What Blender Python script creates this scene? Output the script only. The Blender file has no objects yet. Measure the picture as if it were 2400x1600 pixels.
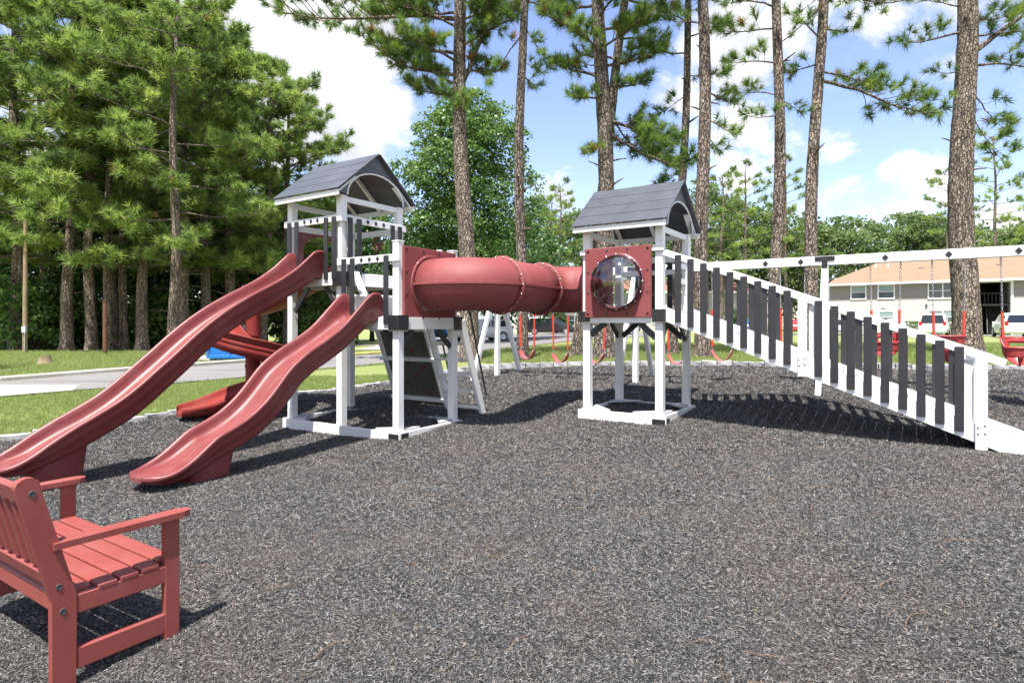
import bpy, bmesh, math, random
import numpy as np
from mathutils import Vector, Matrix, Quaternion
from mathutils.geometry import delaunay_2d_cdt

# ------------------------------------------------------------------ camera, sky, sun, exposure
SC = bpy.context.scene
COL = SC.collection
EYE = 1.5
cam_d = bpy.data.cameras.new('camera'); cam = bpy.data.objects.new('camera', cam_d); COL.objects.link(cam)
cam.location = (0, 0, EYE); cam.rotation_euler = (math.radians(90), 0, 0)
cam_d.sensor_width = 36.0; cam_d.lens = 36 * 1422 / 2400; cam_d.shift_y = -40 / 2400
cam_d.clip_start = 0.05; cam_d.clip_end = 3000
SC.camera = cam

SUN_AZ = math.atan2(-0.30, -0.95)      # azimuth from +Y towards +X, of the direction to the sun
SUN_EL = math.radians(67)
to_sun = Vector((math.sin(SUN_AZ) * math.cos(SUN_EL), math.cos(SUN_AZ) * math.cos(SUN_EL), math.sin(SUN_EL)))
sd = bpy.data.lights.new('sun', 'SUN'); sun = bpy.data.objects.new('sun', sd); COL.objects.link(sun)
sd.energy = 3.5; sd.angle = math.radians(0.55); sd.color = (1.0, 0.955, 0.88)
sun.rotation_euler = to_sun.to_track_quat('Z', 'Y').to_euler(); sun.location = (0, -5, 30)

W = bpy.data.worlds.new('World'); SC.world = W; W.use_nodes = True
wn = W.node_tree; wn.nodes.clear()
def wnode(t, **k):
    n = wn.nodes.new(t)
    for a_, v_ in k.items(): setattr(n, a_, v_)
    return n
def wl(a_, b_): wn.links.new(a_, b_)
def wmath(op, a_, b_=None, c_=None, clamp=False):
    n = wnode('ShaderNodeMath', operation=op, use_clamp=clamp)
    for i, v_ in enumerate((a_, b_, c_)):
        if v_ is None: continue
        if isinstance(v_, (int, float)): n.inputs[i].default_value = v_
        else: wl(v_, n.inputs[i])
    return n.outputs[0]
sky = wnode('ShaderNodeTexSky', sky_type='NISHITA', sun_disc=False)
sky.sun_elevation = SUN_EL; sky.sun_rotation = SUN_AZ; sky.air_density = 1.15; sky.dust_density = 0.4; sky.ozone_density = 1.6
skyc = wnode('ShaderNodeHueSaturation'); skyc.inputs['Saturation'].default_value = 1.0; skyc.inputs['Value'].default_value = 0.57
skyt = wnode('ShaderNodeMix', data_type='RGBA', blend_type='MULTIPLY'); skyt.inputs['Factor'].default_value = 1.0; skyt.inputs[7].default_value = (0.98, 0.89, 1.0, 1); wl(sky.outputs[0], skyt.inputs[6]); wl(skyt.outputs[2], skyc.inputs['Color'])
tc = wnode('ShaderNodeTexCoord')
dirv = tc.outputs['Generated']
def wnoise(scale, detail, rough, dist=0.0, vec=None):
    n = wnode('ShaderNodeTexNoise'); n.inputs['Scale'].default_value = scale; n.inputs['Detail'].default_value = detail
    n.inputs['Roughness'].default_value = rough; n.inputs['Distortion'].default_value = dist
    wl(vec or dirv, n.inputs['Vector']); return n.outputs['Fac']
stretch = wnode('ShaderNodeMapping'); stretch.inputs['Scale'].default_value = (1, 1, 1.7); wl(dirv, stretch.inputs['Vector'])
cl_n = wnoise(6.0, 11, 0.60, 0.3, stretch.outputs[0])
# cumulus banks: direction to the bank's middle, angular half size (deg), weight
banks = [((-0.33, 1, 0.43), 8.5, 1.0), ((-0.225, 1, 0.415), 4.2, 0.8), ((-0.29, 1, 0.35), 4.6, 0.8), ((-0.40, 1, 0.55), 9.0, 0.9), ((-0.46, 1, 0.40), 8.0, 0.8),
         ((0.345, 1, 0.42), 6.0, 0.66), ((0.40, 1, 0.30), 4.8, 0.66), ((0.50, 1, 0.47), 5.5, 0.60), ((0.50, 1, 0.305), 3.2, 0.5),
         ((0.55, 1, 0.19), 2.8, 0.62), ((0.50, 1, 0.15), 3.0, 0.6), ((0.66, 1, 0.22), 3.0, 0.66), ((0.80, 1, 0.12), 4.0, 0.6), ((0.08, 1, 0.215), 2.6, 0.4),
         ((0.62, 1, 0.60), 9, 0.6), ((-0.62, 1, 0.30), 10, 0.7), ((-0.7, 1, 0.5), 12, 0.7), ((-1.3, 1, 0.5), 14, 0.8), ((1.5, 1, 0.45), 13, 0.8),
         ((0.9, -1, 0.5), 20, 0.8), ((-0.9, -1, 0.45), 20, 0.8), ((0.1, -1, 0.4), 16, 0.8), ((0.2, 0.3, 1), 16, 0.7), ((1, -.2, .8), 16, .8), ((-1, -.1, .9), 16, .8), ((0, -.9, 1), 14, .7)]  # banks overhead and behind stay out of view, added to raise the fill light
acc = None
for c_, hs, wt in banks:
    v_ = Vector(c_).normalized()
    d = wnode('ShaderNodeVectorMath', operation='DOT_PRODUCT'); wl(dirv, d.inputs[0]); d.inputs[1].default_value = v_
    m = wnode('ShaderNodeMapRange', interpolation_type='SMOOTHSTEP'); wl(d.outputs['Value'], m.inputs['Value'])
    m.inputs['From Min'].default_value = math.cos(math.radians(hs * 1.35)); m.inputs['From Max'].default_value = math.cos(math.radians(hs * 0.35))
    m.inputs['To Max'].default_value = wt
    acc = m.outputs[0] if acc is None else wmath('MAXIMUM', acc, m.outputs[0])
dens = wmath('ADD', wmath('MULTIPLY', acc, 0.62), wmath('MULTIPLY_ADD', cl_n, 1.5, -0.75))
cov = wnode('ShaderNodeMapRange', interpolation_type='SMOOTHSTEP'); wl(dens, cov.inputs['Value'])
cov.inputs['From Min'].default_value = 0.20; cov.inputs['From Max'].default_value = 0.42
sh_n = wnoise(4.2, 6, 0.55, 0.4)
shade = wnode('ShaderNodeMapRange'); wl(sh_n, shade.inputs['Value']); shade.inputs['From Min'].default_value = 0.36; shade.inputs['From Max'].default_value = 0.58
crp = wnode('ShaderNodeMix', data_type='RGBA'); wl(shade.outputs[0], crp.inputs['Factor'])
crp.inputs[6].default_value = (1.70, 1.78, 1.90, 1); crp.inputs[7].default_value = (2.6, 2.6, 2.6, 1)
mixs = wnode('ShaderNodeMix', data_type='RGBA'); wl(wmath('MULTIPLY', cov.outputs[0], 0.97), mixs.inputs['Factor']); wl(skyc.outputs[0], mixs.inputs[6]); wl(crp.outputs[2], mixs.inputs[7])
bg = wnode('ShaderNodeBackground'); wl(mixs.outputs[2], bg.inputs['Color']); bg.inputs['Strength'].default_value = 0.15
wo = wnode('ShaderNodeOutputWorld'); wl(bg.outputs[0], wo.inputs['Surface'])
SC.view_settings.view_transform = 'Standard'; SC.view_settings.look = 'None'; SC.view_settings.gamma = 1.0
SC.view_settings.exposure = 1.70; SC.view_settings.use_curve_mapping = False
SC.render.engine = 'CYCLES'
SC.cycles.max_bounces = 8; SC.cycles.transparent_max_bounces = 16; SC.cycles.diffuse_bounces = 3; SC.cycles.caustics_reflective = False; SC.cycles.caustics_refractive = False
SC.cycles.use_denoising = True

# ------------------------------------------------------------------ terrain and axes
TH = 0.582
AX = np.array([math.cos(TH), -math.sin(TH)]); BX = np.array([math.sin(TH), math.cos(TH)])
O1 = np.array([-3.56, 9.847])
_gy = np.array([-60, 2.5, 3.2, 6.8, 8.7, 9.8, 11.5, 14, 16, 20, 30, 60, 120, 800.])
_gz = np.array([-.02, -.01, .05, .0, .02, .09, .31, .37, .5, .55, .5, .45, .5, .5])
_fy = np.arange(-60, 200, .1); _fz = np.interp(_fy, _gy, _gz); _k = np.hanning(17); _k /= _k.sum()
_fz = np.convolve(np.pad(_fz, 8, mode='edge'), _k, 'valid')
def terr(x, y):
    xx = np.clip(x, -3.8, 5.0)
    ss = lambda a_, b_, t_: (lambda q: q * q * (3 - 2 * q))(np.clip((t_ - a_) / (b_ - a_), 0, 1))
    return -.1 + np.where(xx < 0, .05 * xx, .035 * xx) + np.interp(y, _fy, _fz) + .22 * ss(2.9, 4.6, x) * ss(8.3, 9.6, y) * (1 - ss(10.6, 13, y))
def tz(x, y): return float(terr(np.float64(x), np.float64(y)))
def w2l(x, y):
    d = np.array([x, y]) - O1; return float(d @ AX), float(d @ BX)
def l2w(u, v):
    q = O1 + AX * u + BX * v; return float(q[0]), float(q[1])

# ------------------------------------------------------------------ object helpers
def link(o): COL.objects.link(o); return o
def empty(name, loc=(0, 0, 0), rz=0.0, parent=None):
    o = bpy.data.objects.new(name, None); link(o); o.location = loc; o.rotation_euler = (0, 0, rz); o.empty_display_size = .1
    if parent: o.parent = parent
    return o
def tag(o, label=None, cat=None, group=None, kind=None):
    if label: o['label'] = label
    if cat: o['category'] = cat
    if group: o['group'] = group
    if kind: o['kind'] = kind
    return o
def copy_tree(o, parent=None):
    c = o.copy(); link(c); c.parent = parent
    for k in ('label', 'category', 'group', 'kind'):
        if k in o.keys(): c[k] = o[k]
    for ch in o.children: 
        cc = copy_tree(ch, c); cc.matrix_parent_inverse = ch.matrix_parent_inverse.copy()
    return c
def frame(p0, p1, up=(0, 0, 1)):
    z = (Vector(p1) - Vector(p0)).normalized(); x = Vector(up).cross(z)
    if x.length < 1e-4: x = Vector((1, 0, 0))
    x.normalize(); y = z.cross(x)
    return Matrix((x, y, z)).transposed()
class MB:
    def __init__(s): s.v = []; s.f = []; s.sm = []
    def add(s, vs, fs, smooth=False, M=None):
        n = len(s.v)
        s.v += [tuple(M @ Vector(p)) for p in vs] if M is not None else [tuple(p) for p in vs]
        s.f += [tuple(n + i for i in f) for f in fs]; s.sm += [smooth] * len(fs); return s
    def box(s, c, size, ch=.004, M=None):
        hx, hy, hz = size[0] / 2, size[1] / 2, size[2] / 2; ch = min(ch, hx * .5, hy * .5, hz * .5)
        vs = []; idx = {}
        for sx in (-1, 1):
            for sy in (-1, 1):
                for sz in (-1, 1):
                    for ax in range(3):
                        h = [hx - ch, hy - ch, hz - ch]; h[ax] += ch
                        idx[sx, sy, sz, ax] = len(vs); vs.append((c[0] + sx * h[0], c[1] + sy * h[1], c[2] + sz * h[2]))
        fs = []
        for ax in range(3):
            o1, o2 = (ax + 1) % 3, (ax + 2) % 3
            for sg in (-1, 1):
                q = []
                for a_, b_ in ((-1, -1), (1, -1), (1, 1), (-1, 1)):
                    k = [0, 0, 0]; k[ax] = sg; k[o1] = a_; k[o2] = b_; q.append(idx[k[0], k[1], k[2], ax])
                fs.append(q if sg > 0 else q[::-1])
            for a_ in (-1, 1):          # edges running along ax
                for b_ in (-1, 1):
                    k = [0, 0, 0]; k[o1] = a_; k[o2] = b_
                    k0 = list(k); k0[ax] = -1; k1 = list(k); k1[ax] = 1
                    q = [idx[k0[0], k0[1], k0[2], o1], idx[k1[0], k1[1], k1[2], o1], idx[k1[0], k1[1], k1[2], o2], idx[k0[0], k0[1], k0[2], o2]]
                    fs.append(q if a_ * b_ < 0 else q[::-1])
        for sx in (-1, 1):
            for sy in (-1, 1):
                for sz in (-1, 1):
                    q = [idx[sx, sy, sz, 0], idx[sx, sy, sz, 1], idx[sx, sy, sz, 2]]
                    fs.append(q if sx * sy * sz > 0 else q[::-1])
        return s.add(vs, fs, False, M)
    def beam(s, p0, p1, w, h, up=(0, 0, 1), ch=.004):
        L = (Vector(p1) - Vector(p0)).length; R = frame(p0, p1, up).to_4x4(); R.translation = (Vector(p0) + Vector(p1)) / 2
        return s.box((0, 0, 0), (w, h, L), ch, R)
    def tube(s, pts, rad, n=8, caps=True, smooth=True):
        pts = [Vector(p) for p in pts]; m = len(pts)
        rads = rad if isinstance(rad, (list, tuple, np.ndarray)) else [rad] * m
        t0 = (pts[1] - pts[0]).normalized(); u = t0.orthogonal().normalized(); vs = []; fs = []
        for i, p in enumerate(pts):
            t = (pts[min(i + 1, m - 1)] - pts[max(i - 1, 0)]).normalized()
            u = (u - t * u.dot(t)).normalized(); w = t.cross(u)
            for k in range(n):
                a_ = 2 * math.pi * k / n; vs.append(p + (u * math.cos(a_) + w * math.sin(a_)) * float(rads[i]))
        for i in range(m - 1):
            for k in range(n):
                k2 = (k + 1) % n; fs.append((i * n + k, i * n + k2, (i + 1) * n + k2, (i + 1) * n + k))
        s.add(vs, fs, smooth)
        if caps: s.add(vs[:n], [tuple(range(n))[::-1]]); s.add(vs[-n:], [tuple(range(n))])
        return s
    def prism(s, poly, t0, t1, M=None):        # polygon in local XY, extruded along local Z
        n = len(poly); vs = [(p[0], p[1], t0) for p in poly] + [(p[0], p[1], t1) for p in poly]
        ar = sum(poly[i][0] * poly[(i + 1) % n][1] - poly[(i + 1) % n][0] * poly[i][1] for i in range(n))
        fs = [tuple(range(n))[::-1], tuple(range(n, 2 * n))] + [(i, (i + 1) % n, n + (i + 1) % n, n + i) for i in range(n)]
        if ar < 0: fs = [f[::-1] for f in fs]
        return s.add(vs, fs, False, M)
    def grid(s, rows, closed_u=False, closed_v=False, smooth=True, flip=False):
        m, n = len(rows), len(rows[0]); vs = [p for r in rows for p in r]; fs = []
        for i in range(m if closed_u else m - 1):
            for j in range(n if closed_v else n - 1):
                i2, j2 = (i + 1) % m, (j + 1) % n; q = (i * n + j, i * n + j2, i2 * n + j2, i2 * n + j); fs.append(q[::-1] if flip else q)
        return s.add(vs, fs, smooth)
    def lathe(s, prof, n=24, M=None, smooth=True):   # profile (r, z)
        vs = []; fs = []; m = len(prof)
        for r, z in prof:
            for k in range(n):
                a_ = 2 * math.pi * k / n; vs.append((r * math.cos(a_), r * math.sin(a_), z))
        for i in range(m - 1):
            for k in range(n):
                k2 = (k + 1) % n; fs.append((i * n + k, i * n + k2, (i + 1) * n + k2, (i + 1) * n + k))
        return s.add(vs, fs, smooth, M)
    def mesh(s, name, mat):
        me = bpy.data.meshes.new(name); me.from_pydata(s.v, [], s.f); me.polygons.foreach_set('use_smooth', s.sm)
        if mat: me.materials.append(mat)
        me.update(); return me
    def build(s, name, mat, parent=None, loc=None, label=None, kind=None):
        o = bpy.data.objects.new(name, s.mesh(name, mat)); link(o)
        if parent: o.parent = parent
        if loc: o.location = loc
        if label: o['label'] = label
        if kind: o['kind'] = kind
        return o
def inst(me, name, parent, loc=(0, 0, 0), rot=(0, 0, 0), scale=(1, 1, 1)):
    o = bpy.data.objects.new(name, me); link(o); o.parent = parent; o.location = loc; o.rotation_euler = rot; o.scale = scale; return o
def np_mesh(name, v, f, mat, attr=None, smooth=False):      # v (n,3), f (m,k) all faces of k corners
    me = bpy.data.meshes.new(name); v = np.asarray(v, np.float32); f = np.asarray(f, np.int32); k = f.shape[1]
    me.vertices.add(len(v)); me.vertices.foreach_set('co', v.ravel()); me.loops.add(f.size); me.loops.foreach_set('vertex_index', f.ravel())
    me.polygons.add(len(f)); me.polygons.foreach_set('loop_start', np.arange(0, f.size, k, dtype=np.int32)); me.polygons.foreach_set('loop_total', np.full(len(f), k, np.int32))
    if smooth: me.polygons.foreach_set('use_smooth', np.ones(len(f), bool))
    if attr is not None:
        a_ = me.attributes.new('tint', 'FLOAT', 'POINT'); a_.data.foreach_set('value', np.asarray(attr, np.float32))
    if mat: me.materials.append(mat)
    me.update(); me.validate(); return me

# ------------------------------------------------------------------ materials
MATS = {}
class NT:
    def __init__(s, name):
        s.m = bpy.data.materials.new(name); s.m.use_nodes = True; s.t = s.m.node_tree; s.t.nodes.clear()
        s.out = s.n('ShaderNodeOutputMaterial'); MATS[name] = s.m
    def n(s, t, **k):
        x = s.t.nodes.new(t)
        for a_, v_ in k.items(): setattr(x, a_, v_)
        return x
    def l(s, a_, b_): s.t.links.new(a_, b_)
    def set(s, sock, v_):
        if hasattr(v_, 'is_linked') or hasattr(v_, 'links'): s.l(v_, sock)
        elif isinstance(v_, (tuple, list)) and len(v_) == 3 and sock.type == 'RGBA': sock.default_value = (*v_, 1)
        else: sock.default_value = v_
    def coord(s, kind='Object', scale=(1, 1, 1), rot=(0, 0, 0)):
        c = s.n('ShaderNodeTexCoord'); m = s.n('ShaderNodeMapping'); m.inputs['Scale'].default_value = scale; m.inputs['Rotation'].default_value = rot
        s.l(c.outputs[kind], m.inputs['Vector']); return m.outputs[0]
    def world(s, scale=(1, 1, 1)):
        c = s.n('ShaderNodeNewGeometry'); m = s.n('ShaderNodeMapping'); m.inputs['Scale'].default_value = scale; s.l(c.outputs['Position'], m.inputs['Vector']); return m.outputs[0]
    def noise(s, vec, scale, detail=4, rough=.55, dist=0):
        n = s.n('ShaderNodeTexNoise'); n.inputs['Scale'].default_value = scale; n.inputs['Detail'].default_value = detail; n.inputs['Roughness'].default_value = rough; n.inputs['Distortion'].default_value = dist
        s.l(vec, n.inputs['Vector']); return n.outputs['Fac']
    def ramp(s, fac, stops, interp='LINEAR'):
        r = s.n('ShaderNodeValToRGB'); r.color_ramp.interpolation = interp; e = r.color_ramp.elements
        while len(e) < len(stops): e.new(.5)
        for i, (p, c) in enumerate(stops):
            e[i].position = p; e[i].color = (*c, 1) if isinstance(c, (tuple, list)) else (c, c, c, 1)
        s.l(fac, r.inputs[0]); return r.outputs[0]
    def mix(s, fac, a_, b_, mode='MIX'):
        m = s.n('ShaderNodeMix', data_type='RGBA', blend_type=mode); s.set(m.inputs['Factor'], fac); s.set(m.inputs[6], a_); s.set(m.inputs[7], b_); return m.outputs[2]
    def math(s, op, a_, b_=0.0, clamp=False):
        m = s.n('ShaderNodeMath', operation=op, use_clamp=clamp); s.set(m.inputs[0], a_); s.set(m.inputs[1], b_); return m.outputs[0]
    def bump(s, h, strength, dist=.01, nrm=None):
        b = s.n('ShaderNodeBump'); b.inputs['Strength'].default_value = strength; b.inputs['Distance'].default_value = dist; s.l(h, b.inputs['Height'])
        if nrm: s.l(nrm, b.inputs['Normal'])
        return b.outputs[0]
    def principled(s, color, rough=.5, bump=None, spec=.5, metal=0.0, **k):
        p = s.n('ShaderNodeBsdfPrincipled'); s.set(p.inputs['Base Color'], color); s.set(p.inputs['Roughness'], rough)
        s.set(p.inputs['Specular IOR Level'], spec); s.set(p.inputs['Metallic'], metal)
        if bump: s.l(bump, p.inputs['Normal'])
        for a_, v_ in k.items(): s.set(p.inputs[a_], v_)
        s.l(p.outputs[0], s.out.inputs['Surface']); return s.m

def simple(name, color, rough=.5, var=.12, nscale=6, bump=.05, spec=.5, metal=0.0, dirt=None):
    t = NT(name); c = t.coord(); n1 = t.noise(c, nscale, 5); n2 = t.noise(c, nscale * 14, 3)
    lo = tuple(x * (1 - var) for x in color); hi = tuple(min(1, x * (1 + var)) for x in color)
    col = t.ramp(n1, [(.3, lo), (.7, hi)])
    if dirt:
        nd = t.noise(t.world(), 2.2, 8, .65); col = t.mix(t.math('MULTIPLY', t.ramp(nd, [(.52, 0.0), (.75, 1.0)]), dirt[1]), col, dirt[0])
    r = t.n('ShaderNodeMapRange'); t.l(n1, r.inputs[0]); r.inputs[3].default_value = max(0, rough - .07); r.inputs[4].default_value = rough + .07
    return t.principled(col, r.outputs[0], t.bump(n2, bump, .004), spec, metal)

simple('white_vinyl', (.75, .75, .75), .38, .03, 3, .03, .5, dirt=((.50, .47, .42), .30))
simple('grey_vinyl', (.40, .41, .43), .5, .1, 5, .05)
simple('black_board', (.022, .022, .026), .5, .16, 8, .12, dirt=((.05, .048, .047), .35))
simple('black_plastic', (.018, .018, .020), .4, .1, 8, .06)
simple('roof_board', (.072, .077, .090), .40, .14, 3, .10, .5, dirt=((.12, .123, .13), .4))
simple('wall_board', (.085, .08, .075), .55, .15, 6, .12)
simple('steel', (.55, .55, .56), .3, .1, 10, .02, .5, 1.0)
simple('chain_steel', (.42, .42, .43), .35, .15, 30, .02, .5, .9)
simple('red_sleeve', (.62, .055, .035), .4, .08, 6, .03)
simple('swing_pink', (.50, .115, .115), .5, .1, 6, .05)
simple('bucket_red', (.36, .045, .045), .38, .1, 6, .04)
simple('concrete', (.33, .315, .285), .9, .14, 1.5, .3, dirt=((.25, .23, .20), .5))
simple('yellow_paint', (.52, .46, .12), .8, .2, 3, .2, dirt=((.40, .38, .33), .9))
simple('stone_block', (.34, .34, .35), .9, .18, 7, .6, dirt=((.26, .25, .23), .5))
simple('dumpster_blue', (.012, .16, .50), .4, .15, 2, .08, dirt=((.06, .14, .26), .4))
simple('dumpster_lid', (.02, .02, .022), .5)
simple('pole_wood', (.26, .19, .12), .85, .25, 3, .5)
simple('rust_steel', (.13, .055, .03), .8, .3, 6, .3)
simple('fence_wood', (.52, .37, .16), .8, .15, 2, .3)
simple('shingle_tan', (.225, .152, .098), .92, .07, .8, .3)
simple('shingle_brown', (.26, .125, .08), .92, .08, .8, .3)
simple('shingle_grey', (.10, .105, .12), .9, .2, 1, .3)
simple('siding_white', (.50, .48, .445), .7, .03, .4, .05)
simple('siding_taupe', (.27, .245, .215), .7, .03, .4, .05)
simple('siding_blue', (.42, .45, .50), .7, .03, .4, .05)
simple('trim_white', (.78, .78, .76), .5, .03, 1, .02)
simple('interior_dark', (.05, .045, .04), .9)
simple('stair_steel', (.06, .06, .065), .6)
simple('window_glass', (.05, .075, .085), .07, .15, .5, .0, .8)
simple('blind', (.24, .32, .33), .35, .05, 1, .0, .7)
simple('straw', (.20, .11, .05), .7, .3, 3, .0)
simple('tyre', (.015, .015, .016), .85)
simple('rim_alloy', (.5, .5, .52), .3, .05, 5, 0, .5, .8)
simple('car_glass', (.012, .016, .02), .05, .1, 1, 0, .8)
simple('tail_lamp', (.42, .015, .015), .2)
simple('head_lamp', (.72, .72, .74), .15)
for nm, c in (('paint_white', (.72, .73, .74)), ('paint_silver', (.42, .44, .46)), ('paint_black', (.012, .013, .016)), ('paint_blue', (.03, .10, .26)), ('paint_red', (.35, .03, .03))):
    t = NT(nm); t.principled(c, .28, None, .5, 0.0, **{'Coat Weight': .7, 'Coat Roughness': .06})

def red_plastic(name, col, dark, rough, spec=.5):
    t = NT(name); c = t.coord(); big = t.noise(c, 1.6, 5, .6); fine = t.noise(c, 46, 4, .6)
    scr = t.noise(t.coord('Object', (34, 3, 34)), 3.2, 6, .7)
    base = t.ramp(big, [(.3, dark), (.72, col)])
    base = t.mix(t.math('MULTIPLY', t.ramp(scr, [(.60, 0.0), (.80, 1.0)]), .28), base, (min(1, col[0] * 1.5), col[1] * 2.6, col[2] * 2.6))
    if name == 'red_plastic':      # sliding lane worn pale along the middle of each chute
        sx = t.n('ShaderNodeSeparateXYZ'); t.l(t.coord(), sx.inputs[0]); lane = t.ramp(t.math('ABSOLUTE', sx.outputs[0]), [(.10, 1.0), (.22, 0.0)]); st2 = t.noise(t.coord('Object', (40, 2.2, 2.2)), 1.6, 7, .72)
        base = t.mix(t.math('MULTIPLY', t.math('MULTIPLY', lane, t.ramp(st2, [(.47, 0.0), (.66, 1.0)])), .5), base, (.40, .19, .18))
    dust = t.noise(t.world(), 3.1, 7, .7); base = t.mix(t.math('MULTIPLY', t.ramp(dust, [(.5, 0.0), (.78, 1.0)]), .22), base, (.36, .20, .19))
    rr = t.n('ShaderNodeMapRange'); t.l(scr, rr.inputs[0]); rr.inputs[3].default_value = rough - .06; rr.inputs[4].default_value = rough + .16
    t.principled(base, rr.outputs[0], t.bump(fine, .05, .004), spec)
red_plastic('red_plastic', (.185, .037, .036), (.148, .027, .027), .40)
red_plastic('red_matte', (.235, .050, .051), (.195, .038, .040), .60)
red_plastic('red_bright', (.24, .034, .027), (.19, .025, .021), .55, .2)
red_plastic('red_lumber', (.285, .066, .053), (.205, .042, .035), .46)

t = NT('clear_dome')        # polycarbonate: reflects by Fresnel, otherwise see-through with a faint tint
lw = t.n('ShaderNodeFresnel'); lw.inputs[0].default_value = 1.5
tr = t.n('ShaderNodeBsdfTransparent'); tr.inputs[0].default_value = (.96, .965, .98, 1)
gl = t.n('ShaderNodeBsdfGlossy'); gl.inputs['Roughness'].default_value = .06; gl.inputs[0].default_value = (.95, .96, 1, 1)
mx = t.n('ShaderNodeMixShader'); t.l(t.math('ADD', t.math('MULTIPLY', lw.outputs[0], 1.3), .05, True), mx.inputs[0]); t.l(tr.outputs[0], mx.inputs[1]); t.l(gl.outputs[0], mx.inputs[2]); t.l(mx.outputs[0], t.out.inputs[0])

# bark: irregular flaking plates split by dark furrows
def bark(name, light, mid, dark, sc=1.0):
    t = NT(name); c0 = t.coord('Object', (1, 1, .42))
    wob = t.n('ShaderNodeTexNoise'); wob.inputs['Scale'].default_value = 9; wob.inputs['Detail'].default_value = 5; wob.inputs['Roughness'].default_value = .65; t.l(c0, wob.inputs['Vector'])
    add = t.n('ShaderNodeVectorMath', operation='MULTIPLY_ADD'); t.l(wob.outputs['Color'], add.inputs[0]); add.inputs[1].default_value = (.07, .07, .07); t.l(c0, add.inputs[2])
    vo = t.n('ShaderNodeTexVoronoi', feature='DISTANCE_TO_EDGE'); vo.inputs['Scale'].default_value = 14 * sc; t.l(add.outputs[0], vo.inputs['Vector'])
    vc = t.n('ShaderNodeTexVoronoi'); vc.inputs['Scale'].default_value = 24 * sc; vc.inputs['Randomness'].default_value = 1.0; t.l(add.outputs[0], vc.inputs['Vector'])
    fur = t.noise(t.coord('Object', (1, 1, .16)), 16 * sc, 5, .65, .6)
    edge = t.math('MULTIPLY', t.ramp(vo.outputs['Distance'], [(.015, .0), (.13, 1.0)]), t.ramp(fur, [(.36, .1), (.48, 1.0)]))
    sep = t.n('ShaderNodeSeparateColor'); t.l(vc.outputs['Color'], sep.inputs[0])
    pale = tuple(min(1, x * 1.6) for x in light)
    plate = t.ramp(sep.outputs[0], [(.1, mid), (.45, tuple((a_ + b_) / 2 for a_, b_ in zip(mid, light))), (.75, light), (.92, pale)])
    fine = t.noise(t.coord('Object', (1, 1, .6)), 60, 6, .75)
    plate = t.mix(.42, plate, t.ramp(fine, [(.32, dark), (.68, light)]))
    big = t.noise(t.coord('Object', (1, 1, .5)), 1.1, 4, .6); plate = t.mix(t.math('MULTIPLY', t.ramp(big, [(.38, 0.0), (.66, 1.0)]), .5), plate, tuple(x * .8 for x in mid))
    col = t.mix(edge, dark, plate)
    h = t.math('ADD', t.math('MULTIPLY', edge, .8), t.math('ADD', t.math('MULTIPLY', fine, .35), t.math('MULTIPLY', sep.outputs[1], .35)))
    t.principled(col, .92, t.bump(h, 1.0, .03), .2)
bark('pine_bark', (.38, .32, .27), (.20, .16, .135), (.035, .028, .026), 1.15)
bark('pine_bark_warm', (.45, .37, .31), (.235, .18, .148), (.036, .03, .027), 1.15)
bark('pine_bark_far', (.40, .32, .265), (.24, .185, .15), (.06, .048, .042), .8)
bark('oak_bark', (.22, .20, .17), (.14, .125, .105), (.05, .045, .04))

def leafy(name, stops, trans=.35, rough=.55):
    t = NT(name); at = t.n('ShaderNodeAttribute', attribute_name='tint'); col = t.ramp(at.outputs['Fac'], stops)
    d = t.n('ShaderNodeBsdfPrincipled'); t.l(col, d.inputs['Base Color']); d.inputs['Roughness'].default_value = rough; d.inputs['Specular IOR Level'].default_value = .35
    tl = t.n('ShaderNodeBsdfTranslucent'); hs = t.n('ShaderNodeHueSaturation'); hs.inputs['Value'].default_value = 1.5; hs.inputs['Saturation'].default_value = 1.1; t.l(col, hs.inputs['Color']); t.l(hs.outputs[0], tl.inputs[0])
    m = t.n('ShaderNodeMixShader'); m.inputs[0].default_value = trans; t.l(d.outputs[0], m.inputs[1]); t.l(tl.outputs[0], m.inputs[2]); t.l(m.outputs[0], t.out.inputs[0])
leafy('needles', [(0, (.080, .130, .042)), (.5, (.20, .285, .078)), (.95, (.33, .41, .12)), (1, (.24, .16, .06))], .42)
leafy('needles_near', [(0, (.055, .100, .036)), (.5, (.13, .21, .055)), (.93, (.24, .33, .075)), (1, (.28, .16, .06))], .42)
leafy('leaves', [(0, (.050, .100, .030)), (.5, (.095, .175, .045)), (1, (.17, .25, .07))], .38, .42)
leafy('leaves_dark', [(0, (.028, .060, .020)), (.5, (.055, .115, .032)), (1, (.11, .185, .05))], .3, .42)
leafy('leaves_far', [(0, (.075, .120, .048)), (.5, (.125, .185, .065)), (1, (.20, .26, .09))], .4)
leafy('grass_blades', [(0, (.14, .195, .05)), (.5, (.215, .275, .085)), (.9, (.30, .33, .13)), (1, (.38, .33, .18))], .4)

t = NT('lawn'); w0 = t.world(); n1 = t.noise(w0, .35, 6, .6); n2 = t.noise(w0, 9, 6, .7); n3 = t.noise(t.world((1, 1, 1)), 60, 3, .7)
col = t.mix(.5, t.ramp(n1, [(.3, (.175, .225, .075)), (.7, (.26, .29, .115))]), t.ramp(n2, [(.3, (.15, .205, .06)), (.72, (.28, .31, .12))]))
col = t.mix(.35, col, t.ramp(n3, [(.3, (.12, .17, .045)), (.75, (.32, .33, .14))]))
dry = t.math('MULTIPLY', t.ramp(t.noise(w0, .9, 8, .68), [(.50, 0.0), (.68, 1.0)]), .55); col = t.mix(dry, col, (.36, .32, .17))
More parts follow.
